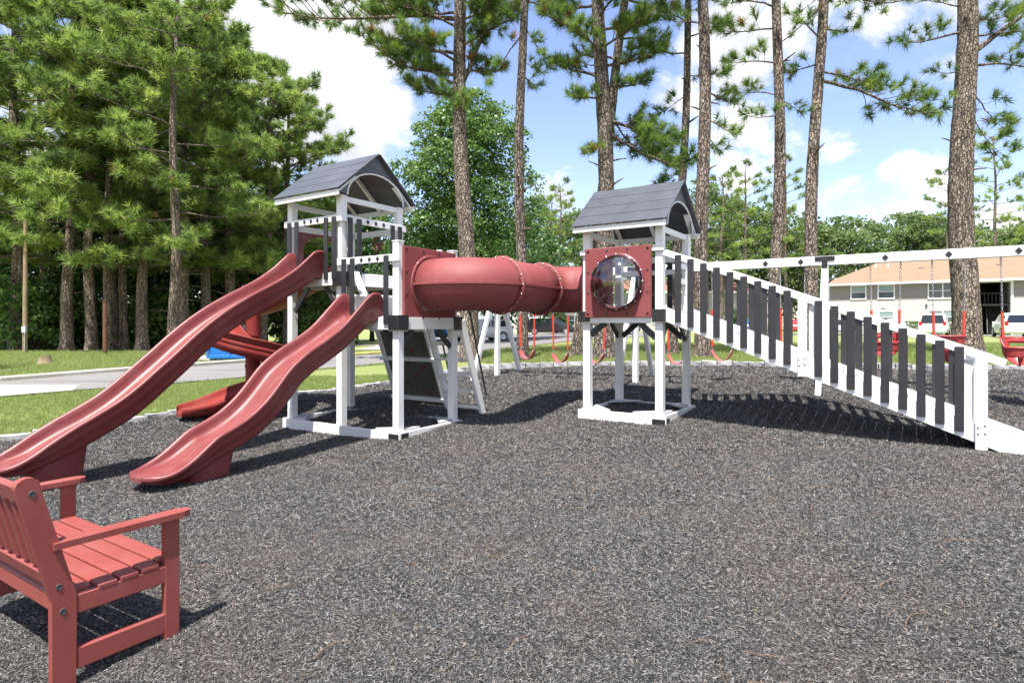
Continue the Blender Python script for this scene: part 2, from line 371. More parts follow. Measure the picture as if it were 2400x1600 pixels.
# pine straw under the trees behind the swings and under the pines across the road
def straw(cx, cy, rx, ry):
    s_ = t.n('ShaderNodeVectorMath', operation='SUBTRACT'); t.l(w0, s_.inputs[0]); s_.inputs[1].default_value = (cx, cy, 0)
    m_ = t.n('ShaderNodeVectorMath', operation='MULTIPLY'); t.l(s_.outputs[0], m_.inputs[0]); m_.inputs[1].default_value = (1 / rx, 1 / ry, 0)
    ln = t.n('ShaderNodeVectorMath', operation='LENGTH'); t.l(m_.outputs[0], ln.inputs[0]); return t.ramp(ln.outputs['Value'], [(.2, 1.0), (1.0, 0.0)])
st_ = t.math('MAXIMUM', straw(2.6, 17.6, 5.0, 2.6), straw(-18.6, 29.6, 4.8, 3.0)); st_ = t.math('MAXIMUM', st_, straw(7.5, 17.2, 3.0, 2.0))
st_ = t.math('MULTIPLY', st_, t.ramp(t.noise(w0, 1.6, 7, .7), [(.36, 0.0), (.58, 1.0)]))
col = t.mix(t.math('MULTIPLY', st_, .85), col, t.ramp(n3, [(.3, (.16, .085, .035)), (.7, (.32, .20, .09))]))
t.principled(col, .95, t.bump(t.math('ADD', t.math('MULTIPLY', n2, .6), n3), .9, .03), .1)

t = NT('mulch_bed'); w0 = t.world(); n1 = t.noise(w0, 55, 5, .7, 1.0); n2 = t.noise(w0, .8, 5, .6); vo = t.n('ShaderNodeTexVoronoi'); vo.inputs['Scale'].default_value = 48; t.l(w0, vo.inputs['Vector'])
sp = t.n('ShaderNodeSeparateColor'); t.l(vo.outputs['Color'], sp.inputs[0])
col = t.mix(.5, t.ramp(sp.outputs[0], [(.15, .022), (.6, .06), (.95, .18)]), t.ramp(n1, [(.35, .022), (.62, .10), (.8, .18)]))
col = t.mix(t.math('MULTIPLY', t.ramp(n2, [(.45, 0.0), (.7, 1.0)]), .35), col, (.10, .075, .055))
t.principled(col, .75, t.bump(t.math('ADD', n1, vo.outputs['Distance']), 1.0, .03), .3)
t = NT('mulch_chip'); oi = t.n('ShaderNodeObjectInfo'); w0 = t.world(); nb = t.noise(w0, .9, 5, .6)
col = t.ramp(oi.outputs['Random'], [(0, (.020, .020, .020)), (.34, (.038, .037, .036)), (.60, (.080, .077, .075)), (.82, (.155, .149, .144)), (.985, (.25, .242, .233)), (.99, (.20, .13, .08)), (1, (.30, .21, .12))])
col = t.mix(t.math('MULTIPLY', t.ramp(nb, [(.48, 0.0), (.72, 1.0)]), .30), col, (.15, .115, .085))
t.principled(col, .55, None, .5)
t = NT('asphalt'); w0 = t.world(); n1 = t.noise(w0, .5, 6); n3 = t.noise(w0, 70, 3, .7); ln_ = t.noise(t.world((.12, 1.6, 1)), 1.4, 4)
col = t.mix(.5, t.ramp(n1, [(.3, (.15, .143, .142)), (.7, (.21, .20, .196))]), t.ramp(n3, [(.3, (.13, .122, .122)), (.75, (.27, .255, .25))]))
col = t.mix(t.math('MULTIPLY', t.ramp(ln_, [(.55, 0.0), (.62, 1.0)]), .4), col, (.06, .058, .06)); t.principled(col, .9, t.bump(n3, .5, .01), .3)
t = NT('soil'); n1 = t.noise(t.world(), 12, 6, .7); t.principled(t.ramp(n1, [(.3, (.05, .04, .03)), (.7, (.16, .12, .08))]), .95, t.bump(n1, .8, .03), .1)
M = MATS
# ------------------------------------------------------------------ the setting: ground, mulch, road
def axis(segs):
    out = []
    for a_, b_, st in segs: out += list(np.arange(a_, b_, st))
    return np.array(out + [segs[-1][1]])
gx = axis([(-900, -120, 60), (-120, -40, 8), (-40, -16, 1.5), (-16, 24, .5), (24, 60, 3), (60, 140, 8), (140, 900, 60)])
gyy = axis([(-60, -6, 6), (-6, 36, .5), (36, 90, 3), (90, 200, 10), (200, 1400, 80)])
GX, GY = np.meshgrid(gx, gyy); gv = np.stack([GX, GY, terr(GX, GY)], -1).reshape(-1, 3); nx_ = len(gx); ny_ = len(gyy)
ii, jj = np.meshgrid(np.arange(ny_ - 1), np.arange(nx_ - 1), indexing='ij'); q0 = (ii * nx_ + jj).ravel()
ground = bpy.data.objects.new('ground', np_mesh('ground', gv, np.stack([q0, q0 + 1, q0 + nx_ + 1, q0 + nx_], 1), M['lawn'], smooth=True)); link(ground)
tag(ground, kind='structure', label='mown green lawn around the playground and across the road')

def in_poly(px, py, poly):
    c = np.zeros(np.shape(px), bool); n = len(poly)
    for i in range(n):
        x0, y0 = poly[i]; x1, y1 = poly[(i + 1) % n]
        hit = ((y0 > py) != (y1 > py)) & (px < (x1 - x0) * (py - y0) / (y1 - y0 + 1e-12) + x0); c ^= hit
    return c
def dens_poly(poly, st):
    out = []
    for i in range(len(poly)):
        a_, b_ = np.array(poly[i], float), np.array(poly[(i + 1) % len(poly)], float); n = max(1, int(np.linalg.norm(b_ - a_) / st))
        out += [tuple(a_ + (b_ - a_) * k / n) for k in range(n)]
    return out
def relief(x, y):
    rg = np.random.default_rng(1); z = 0.0
    for f_ in (.5, 1.3, 2.9):
        a1, a2, p1, p2 = rg.uniform(-1, 1, 4); z = z + .011 / f_ * np.sin(f_ * 2 * (x + .7 * y * a1) + 6 * p1) * np.sin(f_ * 2.3 * (y + .6 * x * a2) + 6 * p2)
    return z
def sheet(name, poly, st, dz, mat, label, bump=0.0, seed=1):
    bd = dens_poly(poly, st); xs = [p[0] for p in bd]; ys = [p[1] for p in bd]
    X, Y = np.meshgrid(np.arange(min(xs), max(xs), st), np.arange(min(ys), max(ys), st)); X = X.ravel() + .013; Y = Y.ravel() + .017
    k = in_poly(X, Y, bd); pts = [Vector(p) for p in bd] + [Vector((x, y)) for x, y in zip(X[k], Y[k])]
    r = delaunay_2d_cdt(pts, [(i, (i + 1) % len(bd)) for i in range(len(bd))], [], 1, 1e-5)
    v = np.array([(p[0], p[1]) for p in r[0]]); z = terr(v[:, 0], v[:, 1]) + dz
    if bump:
        z += relief(v[:, 0], v[:, 1])
    f = np.array([list(t_) for t_ in r[2] if len(t_) == 3])
    o = bpy.data.objects.new(name, np_mesh(name, np.column_stack([v, z]), f, mat, smooth=True)); link(o); tag(o, label, kind='structure'); return o

EDGE = [(-8.3, 8.3), (-7.59, 8.99), (-6.2, 10.25), (-5.2, 11.2), (-4.27, 12.19), (-2.74, 13.82), (-2.05, 14.55), (-1.49, 15.0), (-0.87, 15.32), (0.0, 15.42), (1.4, 15.28), (3.15, 14.9), (5.94, 14.3), (8.74, 13.9), (11.39, 13.5), (14.5, 13.0)]
MULCH = EDGE + [(14.5, -4), (-8.3, -4)]
mulch = sheet('mulch_ground', MULCH, .2, .035, M['mulch_bed'], 'bed of black rubber mulch under the play equipment', .012)
ROAD = [(-16, 8.0), (-10.24, 12.13), (-9.48, 13.08), (-6.72, 15.17), (-3.88, 19.31), (-1.42, 24.66), (3.85, 36.53), (9, 45), (12.5, 52), (14.5, 68.5), (-9, 68.5), (-9.5, 58), (-6.2, 44), (-4.71, 33.5), (-5.27, 26.2), (-8.37, 19.66), (-10.36, 16.33), (-12.19, 14.44), (-20, 9.2)]
road = sheet('road', ROAD, .8, .03, M['asphalt'], 'grey asphalt road curving past the playground to a car park')
WALK = [(-16.4, 13.6), (-13.4, 15.0), (-11.2, 17.25), (-9.6, 21.0), (-11.5, 23.2), (-13.0, 20.5), (-13.2, 17.6), (-15.6, 16.0)]
p_sw = sheet('pavement', [(-12.0, 20.4), (-9.0, 19.95), (-7.6, 23.0), (-8.9, 25.2), (-12.0, 24.6)], .6, .045, M['concrete'], 'concrete pad beneath the blue dumpster')
p_dr = sheet('path', [(-22, 13.5), (-17, 14.2), (-13.4, 16.2), (-14.2, 17.2), (-18, 15.6), (-22, 15.2)], .6, .02, M['concrete'], 'pale concrete path crossing the lawn at the roadside')
p_slab = sheet('concrete_slab', [(-12.6, 10.15), (-10.3, 12.0), (-9.4, 13.0), (-9.9, 13.9), (-12.1, 13.9), (-15.2, 11.6)], .5, .038, M['concrete'], 'pale concrete patch in the road surface')
p_far = sheet('pavement', [(-8.0, 30.5), (-6.6, 30.0), (-6.4, 36.5), (-13.5, 42.0), (-14.0, 40.6), (-8.0, 36.0)], .8, .03, M['concrete'], 'narrow concrete walk leading to the trees behind the tower')
LOTR = [l2w(*q) for q in ((2, 59.6), (46, 59.6), (46, 52.2), (2, 52.2))]
LOTR = [(18, 60.5), (31, 60.5), (54, 45.5), (50, 39.5), (29, 53.5), (18, 54.5)]
lotr = sheet('car_park', LOTR, 1.2, .03, M['asphalt'], 'asphalt parking strip in front of the apartment block')

def kerb(name, pts, w, h, mat, parent=None, label=None, seg=2.4):
    root = tag(empty(name), label, kind='structure'); d = dens_poly_open(pts, seg)
    for i in range(len(d) - 1):
        a_, b_ = Vector((*d[i], tz(*d[i]) + h / 2 - .04)), Vector((*d[i + 1], tz(*d[i + 1]) + h / 2 - .04)); g = (b_ - a_).normalized() * .006
        MB().beam(a_ + g, b_ - g, w, h + .08, ch=.02).build('kerb_stone', mat(i) if callable(mat) else mat, root)
    return root
def dens_poly_open(pts, st):
    out = []
    for i in range(len(pts) - 1):
        a_, b_ = np.array(pts[i], float), np.array(pts[i + 1], float); n = max(1, round(np.linalg.norm(b_ - a_) / st)); out += [tuple(a_ + (b_ - a_) * k / n) for k in range(n)]
    return out + [tuple(pts[-1])]
kerb('kerb', [(-21, 8.75), (-12.35, 14.6), (-10.5, 16.5), (-8.55, 19.85)], .34, .12, M['concrete'], label='pale concrete kerb on the far side of the road')
kerb('kerb', [(-8.55, 19.85), (-6.9, 23.0), (-5.45, 26.3), (-4.9, 33.4), (-6.4, 44)], .26, .12, lambda i: M['yellow_paint'] if i < 5 else M['concrete'], label='kerb with faded yellow paint beside the dumpster')

# stone edging round the mulch bed, block by block
edging = tag(empty('stone_edging'), 'low edging of rough grey stone blocks round the mulch bed', 'edging')
blk = []
rg = random.Random(5)
for k in range(5):
    bm = bmesh.new(); bmesh.ops.create_cube(bm, size=1); bmesh.ops.subdivide_edges(bm, edges=bm.edges[:], cuts=1, use_grid_fill=True)
    for v in bm.verts:
        v.co = Vector((v.co.x * .33, v.co.y * .17, v.co.z * .19)); n_ = v.co.normalized()
        v.co += Vector((rg.uniform(-.006, .006), rg.uniform(-.016, .016), rg.uniform(-.012, .012)))
    me = bpy.data.meshes.new('edging_stone'); bm.to_mesh(me); bm.free(); me.materials.append(M['stone_block']); blk.append(me)
ep = dens_poly_open(EDGE, .345)
for i in range(len(ep) - 1):
    a_, b_ = ep[i], ep[i + 1]; m_ = ((a_[0] + b_[0]) / 2, (a_[1] + b_[1]) / 2); L_ = math.hypot(b_[0] - a_[0], b_[1] - a_[1])
    inst(blk[rg.randrange(5)], 'edging_stone', edging, (m_[0], m_[1], tz(*m_) + (.055 if m_[0] > -2 else .005) + rg.uniform(-.012, .012)), (rg.uniform(-.04, .04), 0, math.atan2(b_[1] - a_[1], b_[0] - a_[0]) + rg.uniform(-.04, .04) + (math.pi if rg.random() < .5 else 0)), (L_ / .345 * .985, 1, 1))
# ------------------------------------------------------------------ the play structure (local axes: x along the towers' fronts, y away from the camera)
PLAY = tag(empty('play_structure', (O1[0], O1[1], 0), -TH), 'white two-tower play structure with red slides, red tube tunnel and baluster ramp', 'play structure')
def gl_(u, v): return tz(*l2w(u, v))
WV, BB, BP, RP = M['white_vinyl'], M['black_board'], M['black_plastic'], M['red_plastic']
PW = .115
def post(par, u, v, top, lo=None):
    z0 = gl_(u, v) - .25 if lo is None else lo
    o = MB().box((0, 0, (top + z0) / 2), (PW, PW, top - z0), .006).build('post', WV, par, (u, v, 0))
    return o
def diamond(par, u, v, z, axis_, s=.034):
    R = Matrix.Translation((u, v, z)) @ (Matrix.Rotation(math.pi / 2, 4, 'X') if axis_ == 'u' else Matrix.Rotation(math.pi / 2, 4, 'Y') @ Matrix.Rotation(math.pi / 2, 4, 'Z'))
    return MB().prism([(0, -s * 1.15), (s, 0), (0, s * 1.15), (-s, 0)], -.004, .004, R).build('diamond_inlay', BP, par)
def baluster(par, u, v, z0, z1, axis_, w=.088, t_=.024):
    s = (w, t_, z1 - z0) if axis_ == 'u' else (t_, w, z1 - z0)
    o = MB().box((0, 0, (z0 + z1) / 2), s, .004)
    for z in (z0 + .05, z1 - .04):
        o.box((0, -t_ / 2 - .002, z) if axis_ == 'u' else (t_ / 2 + .002, 0, z), (.012, .008, .012) if axis_ == 'u' else (.008, .012, .012), .002)
    return o.build('baluster', BB, par, (u, v, 0))
def bx(par, name, mat, c, s, ch=.005): return MB().box((0, 0, 0), s, ch).build(name, mat, par, c)
def bracket(par, u, v, z0, z1, du=1, dv=-1, w=.20):
    m = MB(); h = z1 - z0; q = PW / 2 + .043
    ww = q + .012 + .085; m.box((u + du * (q + .012 - ww / 2), v + dv * (q + .006), (z0 + z1) / 2), (ww, .012, h), .003); m.box((u + du * (q + .006), v + dv * (q - ww / 2), (z0 + z1) / 2), (.012, ww, h), .003)
    for k in (-1, 0, 1):
        for sg in (-1, 1):
            m.box((u + sg * w * .26, v + dv * (q + .014), (z0 + z1) / 2 + k * h * .34), (.014, .01, .014), .003)
    return m.build('corner_bracket', BP, par)
def knee(par, p0, p1, w=.09, t_=.03, up=(0, 0, 1)): return MB().beam(p0, p1, t_, w, up).build('knee_brace', BB, par)
def deck(par, u0, u1, v0, v1, z):
    n = 8; w = (v1 - v0) / n
    for i in range(n): bx(par, 'deck_plank', M['grey_vinyl'], ((u0 + u1) / 2, v0 + w * (i + .5), z - .015), (u1 - u0, w - .006, .03), .004)
def frame_beams(par, u0, u1, v0, v1, z0, z1, t_=.04):
    q = PW / 2 + t_ / 2
    bx(par, 'deck_beam', WV, ((u0 + u1) / 2, v0 - q, (z0 + z1) / 2), (u1 - u0 + PW + .01, t_, z1 - z0)); bx(par, 'deck_beam', WV, ((u0 + u1) / 2, v1 + q, (z0 + z1) / 2), (u1 - u0 + PW + .01, t_, z1 - z0))
    bx(par, 'deck_beam', WV, (u0 - q, (v0 + v1) / 2, (z0 + z1) / 2), (t_, v1 - v0 + PW - .004, z1 - z0 - .004)); bx(par, 'deck_beam', WV, (u1 + q, (v0 + v1) / 2, (z0 + z1) / 2), (t_, v1 - v0 + PW - .004, z1 - z0 - .004))
def base_frame(par, u0, u1, v0, v1, zt):
    q = PW / 2 + .025
    for c, s in ((((u0 + u1) / 2, v0 - q), (u1 - u0 + .24, .05)), (((u0 + u1) / 2, v1 + q), (u1 - u0 + .24, .05)), ((u0 - q, (v0 + v1) / 2), (.05, v1 - v0 + .10)), ((u1 + q, (v0 + v1) / 2), (.05, v1 - v0 + .10))):
        bx(par, 'base_board', WV, (c[0], c[1], zt - .11), (s[0], s[1], .22), .006)
    for u, su in ((u0, 1), (u1, -1)):
        for v, sv in ((v0, 1), (v1, -1)):
            p = [(u - su * .04, v + sv * .062), (u + su * .38, v - sv * .04), (u + su * .30, v - sv * .04 + sv * .13), (u + su * .05, v + sv * .38), (u - su * .04, v + sv * .38)]
            p = [(u + su * .065, v - sv * .05), (u + su * .40, v - sv * .05), (u - su * .05, v + sv * .40), (u - su * .05, v + sv * .065), (u + su * .065, v + sv * .065)]
            MB().prism(p, zt + .002, zt + .026).build('corner_seat', M['grey_vinyl'], par)

def roof(par, u0, u1, v0, v1, ze, zr, ovu, ovv):
    ua, ub = u0 - ovu, u1 + ovu; vm = (v0 + v1) / 2; half = (v1 - v0) / 2 + ovv; n = 4
    sl = math.hypot(half, zr - ze)
    for sg in (-1, 1):
        nrm = Vector((0, sg * (zr - ze), half)).normalized(); dn = Vector((0, sg * half, ze - zr)).normalized()
        for i in range(n):
            c = Vector(((ua + ub) / 2, vm, zr)) + dn * (sl * (i + .5) / n) + nrm * (.004 + .004 * 0)
            R = Matrix((Vector((1, 0, 0)), dn, Vector((1, 0, 0)).cross(dn))).transposed().to_4x4() @ Matrix.Rotation(math.radians(.9) * 1, 4, 'X') if False else Matrix((Vector((1, 0, 0)), dn, Vector((1, 0, 0)).cross(dn))).transposed().to_4x4()
            R.translation = c + nrm * (.003 * (n - i))
            MB().box((0, 0, 0), (ub - ua, sl / n - .004, .018), .004, R).build('roof_plank', M['roof_board'], par)
        # white eave board
        bx(par, 'eave_board', WV, ((ua + ub) / 2, vm + sg * (half - .035), ze - .045), (ub - ua - .03, .03, .085))
        for uu in ((u0 + u1) / 2,):         # rafters
            MB().beam((uu, vm + sg * .02, zr - .06), (uu, vm + sg * (half - .06), ze - .035), .05, .06).build('rafter', WV, par)
    # tie beams across the gables and the black gable panels with their arched cut-out
    gw = half - .05
    for uu, sg in ((ub - .085, 1), (ua + .085, -1)):
        arch = []
        for k in range(15):
            a_ = math.pi * k / 14; arch.append((gw * .77 * math.cos(a_), ze - .03 + (zr - ze) * .60 * math.sin(a_)))
        tri = [(gw, ze - .005), (0, zr - .015), (-gw, ze - .005)]
        R = Matrix.Translation((uu, vm, 0)) @ Matrix(((0, 0, 1, 0), (1, 0, 0, 0), (0, 1, 0, 0), (0, 0, 0, 1)))
        MB().prism(tri + arch[::-1], -.012, .012, R).build('gable_panel', M['roof_board'], par)
        arc2 = [(p[0], p[1]) for p in arch]; inn = [(p[0] * .975, p[1] - .018) for p in arch]
        MB().prism(arc2 + inn[::-1], sg * .012, sg * .03, R).build('gable_arch', WV, par)
        for s2 in (-1, 1):                                        # rake boards behind the arch
            MB().beam((uu - sg * .03, vm + s2 * (half - .03), ze - .05), (uu - sg * .03, vm + s2 * half * .52, ze - .05 + (zr - ze) * .46), .03, .10, (1, 0, 0)).build('rake_board', WV, par)
    for uu in (u0, u1): bx(par, 'tie_beam', WV, (uu, vm, ze - .04 - .05), (.036, v1 - v0 + .1, .085))

# --- tower with two decks
A1, B1 = 1.17, 1.215
T1 = tag(empty('stepped_tower', parent=PLAY), 'taller roofed tower with stepped upper and lower decks')
zT1 = -.01
for u, v, top in ((0, 0, 3.46), (A1, 0, 3.46), (A1, B1, 3.46), (0, B1, 3.46), (2 * A1, 0, 2.665), (2 * A1, B1, 2.645)): post(T1, u, v, top)
bx(T1, 'post_cap', WV, (2 * A1, 0, 2.672), (.13, .13, .016)); bx(T1, 'post_cap', WV, (2 * A1, B1, 2.652), (.13, .13, .016))
bx(T1, 'guard_post', WV, (2 * A1 - .02, B1 - .30, 2.1), (.09, .05, 1.08))
frame_beams(T1, 0, A1, 0, B1, 2.09, 2.285); deck(T1, -.05, A1 + .05, -.05, B1 + .05, 2.30)
frame_beams(T1, A1 + .17, 2 * A1, 0, B1, 1.425, 1.605); deck(T1, A1 + .08, 2 * A1 + .05, -.05, B1 + .05, 1.62)
base_frame(T1, 0, 2 * A1, 0, B1, zT1)
roof(T1, 0, A1, 0, B1, 3.50, 4.18, .185, .236)
def rail(par, axis_, a0, a1, c, z0, z1, name='guard_rail', t_=.034):
    s = (a1 - a0, t_, z1 - z0) if axis_ == 'u' else (t_, a1 - a0, z1 - z0); k = ((a0 + a1) / 2, c, (z0 + z1) / 2) if axis_ == 'u' else (c, (a0 + a1) / 2, (z0 + z1) / 2)
    return bx(par, name, WV, k, s)
rail(T1, 'u', -.09, A1 + .09, -.078, 3.05, 3.155)
for u in (.06, .24, .94, 1.12): baluster(T1, u, -.110, 2.18, 3.12, 'u')
for u in (.42, .575, .73): diamond(T1, u, -.097, 3.10, 'u')
rail(T1, 'v', -.09, B1 + .09, A1 + .078, 3.05, 3.155)
for v in (.07, .25): baluster(T1, A1 + .110, v, 2.17, 3.12, 'v')
for v in (.97, 1.14): baluster(T1, A1 + .110, v, 2.66, 3.12, 'v')
for v in (.44, .61, .78): diamond(T1, A1 + .097, v, 3.10, 'v')
rail(T1, 'u', A1 + .0, 2 * A1 + .09, -.079, 2.385, 2.485)
for u in (1.34, 1.52, 2.21): baluster(T1, u, -.111, 1.50, 2.47, 'u')
for u in (1.70, 1.865, 2.03): diamond(T1, u, -.098, 2.435, 'u')
rail(T1, 'u', 0.06, A1 - .06, B1 + .04, 3.02, 3.12); rail(T1, 'v', .06, B1 - .06, -.04, 3.02, 3.12)
rail(T1, 'u', A1 + .06, 2 * A1 - .06, B1 + .04, 2.38, 2.48); rail(T1, 'u', A1 + .06, 2 * A1 - .06, B1 + .04, 1.86, 1.94)
bracket(T1, A1, 0, 2.08, 2.30); bracket(T1, 2 * A1, 0, 1.42, 1.63); bracket(T1, 2 * A1, B1, 1.41, 1.62, 1, 1); bracket(T1, 2 * A1, 0, -.20, -.03); bracket(T1, 0, 0, 2.08, 2.30, -1, -1)
knee(T1, (.10, -.03, 1.70), (.44, -.03, 2.09)); knee(T1, (A1 - .07, -.03, 1.80), (A1 - .34, -.03, 2.09)); knee(T1, (2 * A1 - .06, .02, 1.20), (2 * A1 - .30, .02, 1.42)); knee(T1, (2 * A1, .06, 1.20), (2 * A1, .30, 1.42)); knee(T1, (2 * A1, B1 - .06, 1.15), (2 * A1, B1 - .38, 1.42))
bx(T1, 'step', WV, (A1 + .30, .55, 1.93), (.30, 1.0, .035)); bx(T1, 'step_riser', WV, (A1 + .165, .55, 1.78), (.03, 1.0, .28))
MB().beam((A1 + .10, .18, 2.30), (A1 + .46, .18, 1.62), .05, .11, (0, 1, 0)).build('step_stringer', WV, T1)
# red arch panel where the spiral slide leaves the upper deck
R = Matrix.Translation((-.075, B1 / 2, 2.30)) @ Matrix(((0, 0, 1, 0), (1, 0, 0, 0), (0, 1, 0, 0), (0, 0, 0, 1)))
arch = [(.36 * math.cos(math.pi * k / 16), .42 + .26 * math.sin(math.pi * k / 16)) for k in range(17)]
MB().prism([(.54, 0), (.54, .66), (.44, .80), (-.44, .80), (-.54, .66), (-.54, 0), (-.36, 0)] + arch[::-1] + [(.36, 0)], -.03, .03, R).build('slide_entry_arch', RP, T1)
m = MB(); cc = Vector((.72, B1 + .0, 2.86))           # small steering wheel on the back rail
ring = [cc + Vector((.11 * math.cos(a_), -.04, .11 * math.sin(a_))) for a_ in np.linspace(0, 2 * math.pi, 25)]; m.tube(ring, .014, 8)
for a_ in (0.5, 2.6, 4.7): m.tube([cc + Vector((0, -.04, 0)), cc + Vector((.11 * math.cos(a_), -.04, .11 * math.sin(a_)))], .010, 6)
m.tube([cc, cc + Vector((0, -.05, 0))], .03, 10); m.build('steering_wheel', RP, T1)

# --- tower with the bubble window
DU, DV = 4.187, 2.257
T2 = tag(empty('bubble_tower', (DU, DV, 0), parent=PLAY), 'lower roofed tower with red bubble-window panel')
def gl2(u, v): return gl_(u + DU, v + DV)
A2, B2 = 1.16, 1.22
for u, v in ((0, 0), (A2, 0), (A2, B2), (0, B2)): post(T2, u, v, 2.95, gl2(u, v) - .25)
frame_beams(T2, 0, A2, 0, B2, 1.52, 1.70); deck(T2, -.05, A2 + .05, -.05, B2 + .05, 1.715)
base_frame(T2, 0, A2, 0, B2, .19)
roof(T2, 0, A2, 0, B2, 2.985, 3.665, .17, .236)
bracket(T2, 0, 0, 1.54, 1.70, -1, -1); bracket(T2, A2, 0, 1.54, 1.72); bracket(T2, A2, 0, .02, .14)
for p0, p1 in (((.06, 0, 1.34), (.30, 0, 1.53)), ((A2 - .06, 0, 1.30), (A2 - .32, 0, 1.53)), ((.06, B2, 1.30), (.34, B2, 1.53)), ((A2 - .06, B2, 1.28), (A2 - .36, B2, 1.53))): knee(T2, p0, p1)
for p0, p1 in (((A2, .06, 1.28), (A2, .32, 1.53)), ((A2, B2 - .06, 1.26), (A2, B2 - .36, 1.53)), ((0, B2 - .06, 1.30), (0, B2 - .34, 1.53))): knee(T2, p0, p1)
rail(T2, 'u', -.09, A2 + .08, -.0775, 2.56, 2.64, t_=.03); rail(T2, 'u', .06, A2 - .06, B2 + .05, 2.52, 2.62); rail(T2, 'u', .06, A2 - .06, B2 + .05, 2.32, 2.40)
for u in (.30, .58, .86): baluster(T2, u, B2 + .085, 1.62, 2.60, 'u')
for z in (2.18, 2.42): bx(T2, 'entry_rail', WV, (A2, B2 - .18, z), (.03, .28, .08))

def ring_panel(par, name, W_, H_, rh, M4, mat, holes=4):
    """square moulded panel with a round opening, centre at the local origin, face towards +Z"""
    n = 64; t0, t1 = -.02, .02; out = []; inn = []
    for k in range(n):
        a_ = 2 * math.pi * (k + .5) / n; c, s = math.cos(a_), math.sin(a_); f = 1 / max(abs(c) / (W_ / 2), abs(s) / (H_ / 2))
        out.append((c * f, s * f)); inn.append((c * rh, s * rh))
    for i in range(4):      # sharpen the four corners
        sx, sy = ((1, 1), (-1, 1), (-1, -1), (1, -1))[i]; k = min(range(n), key=lambda q: (out[q][0] - sx * W_ / 2) ** 2 + (out[q][1] - sy * H_ / 2) ** 2); out[k] = (sx * W_ / 2, sy * H_ / 2)
    rows = [[(*p, t0) for p in inn], [(*p, t0) for p in out], [(*p, t1 - .006) for p in out], [(p[0] * .988, p[1] * .988, t1) for p in out]]
    for rr, zz in ((rh + .045, t1), (rh + .04, t1 + .014), (rh + .012, t1 + .018), (rh, t1 + .010), (rh, t0)):
        rows.append([(rr * math.cos(2 * math.pi * (k + .5) / n), rr * math.sin(2 * math.pi * (k + .5) / n), zz) for k in range(n)])
    m = MB(); m.grid(rows, closed_v=True, smooth=False, flip=True); m.v = [tuple(M4 @ Vector(p)) for p in m.v]
    o = m.build(name, mat, par)
    hb = MB(); bl = MB()
    for k in range(holes):
        f = -1 + 2 * k / (holes - 1)
        for (x, y) in ((f * (W_ / 2 - .05), H_ / 2 - .05), (f * (W_ / 2 - .05), -H_ / 2 + .05), (W_ / 2 - .05, f * (H_ / 2 - .05)), (-W_ / 2 + .05, f * (H_ / 2 - .05))):
            hb.lathe([(0, t1 + .003), (.017, t1 + .003), (.020, t1 + .001), (.020, t1 - .01)], 12, M4 @ Matrix.Translation((x, y, 0)), False)
    return o, hb
toV = Matrix(((0, 0, 1, 0), (1, 0, 0, 0), (0, 1, 0, 0), (0, 0, 0, 1)))      # face towards +u
toF = Matrix(((1, 0, 0, 0), (0, 0, -1, 0), (0, 1, 0, 0), (0, 0, 0, 1)))     # face towards -v
pnl, hb = ring_panel(T2, 'bubble_panel', 1.05, 1.045, .385, Matrix.Translation((.545, -.118, 2.128)) @ toF, M['red_matte']); hb.build('bolt_recess', BP, T2, kind='stuff')
dome = [(.40 * math.cos(a_), .30 * math.sin(a_)) for a_ in np.linspace(0, math.pi / 2 * .995, 14)]
MB().lathe([(.43, -.004), (.40, -.002)] + dome, 48, Matrix.Translation((.545, -.165, 2.128)) @ toF).build('clear_bubble_window', M['clear_dome'], T2)
bl = MB()
for k in range(16):
    a_ = 2 * math.pi * k / 16; bl.lathe([(0, .012), (.010, .009), (.013, 0)], 8, Matrix.Translation((.545 + .412 * math.cos(a_), -.166, 2.128 + .412 * math.sin(a_))) @ toF)
bl.build('window_bolts', M['steel'], T2, kind='stuff')
wr = MB(); wr.lathe([(.372, 0), (.372, .014), (.43, .014), (.432, 0)], 48, Matrix.Translation((.545, -.148, 2.128)) @ toF); wr.build('window_ring', M['red_plastic'], T2)

# --- tube tunnel between the towers
TU = tag(empty('tube_tunnel', parent=PLAY), 'red moulded tube tunnel with two elbows joining the towers')
zc = 2.08; RT = .385; Rb = .55; v0 = .60; uA = 2 * A1 + .07; vE = DV + .60; uE = DU - .07
path = [(uA, v0)]; uS = 2.75
path += [(uS, v0)]
for k in range(1, 13): a_ = math.pi / 2 * k / 12; path.append((uS + Rb * math.sin(a_), v0 + Rb - Rb * math.cos(a_)))
i1 = len(path) - 1
path += [(uS + Rb, v0 + Rb + (vE - v0 - 2 * Rb) * f) for f in (.33, .66, 1.0)]; i2 = len(path) - 1
for k in range(1, 13): a_ = math.pi / 2 * k / 12; path.append((uS + 2 * Rb - Rb * math.cos(a_), vE - Rb + Rb * math.sin(a_)))
path.append((uE, vE))
def tnorm(i):
    p, q = path[max(i - 1, 0)], path[min(i + 1, len(path) - 1)]; t_ = Vector((q[0] - p[0], q[1] - p[1], 0)).normalized(); return t_, Vector((-t_.y, t_.x, 0))
def tsec(i, r, n=40):
    t_, nn = tnorm(i); return [Vector((path[i][0], path[i][1], zc)) + nn * (r * math.cos(2 * math.pi * k / n)) + Vector((0, 0, r * math.sin(2 * math.pi * k / n))) for k in range(n)]
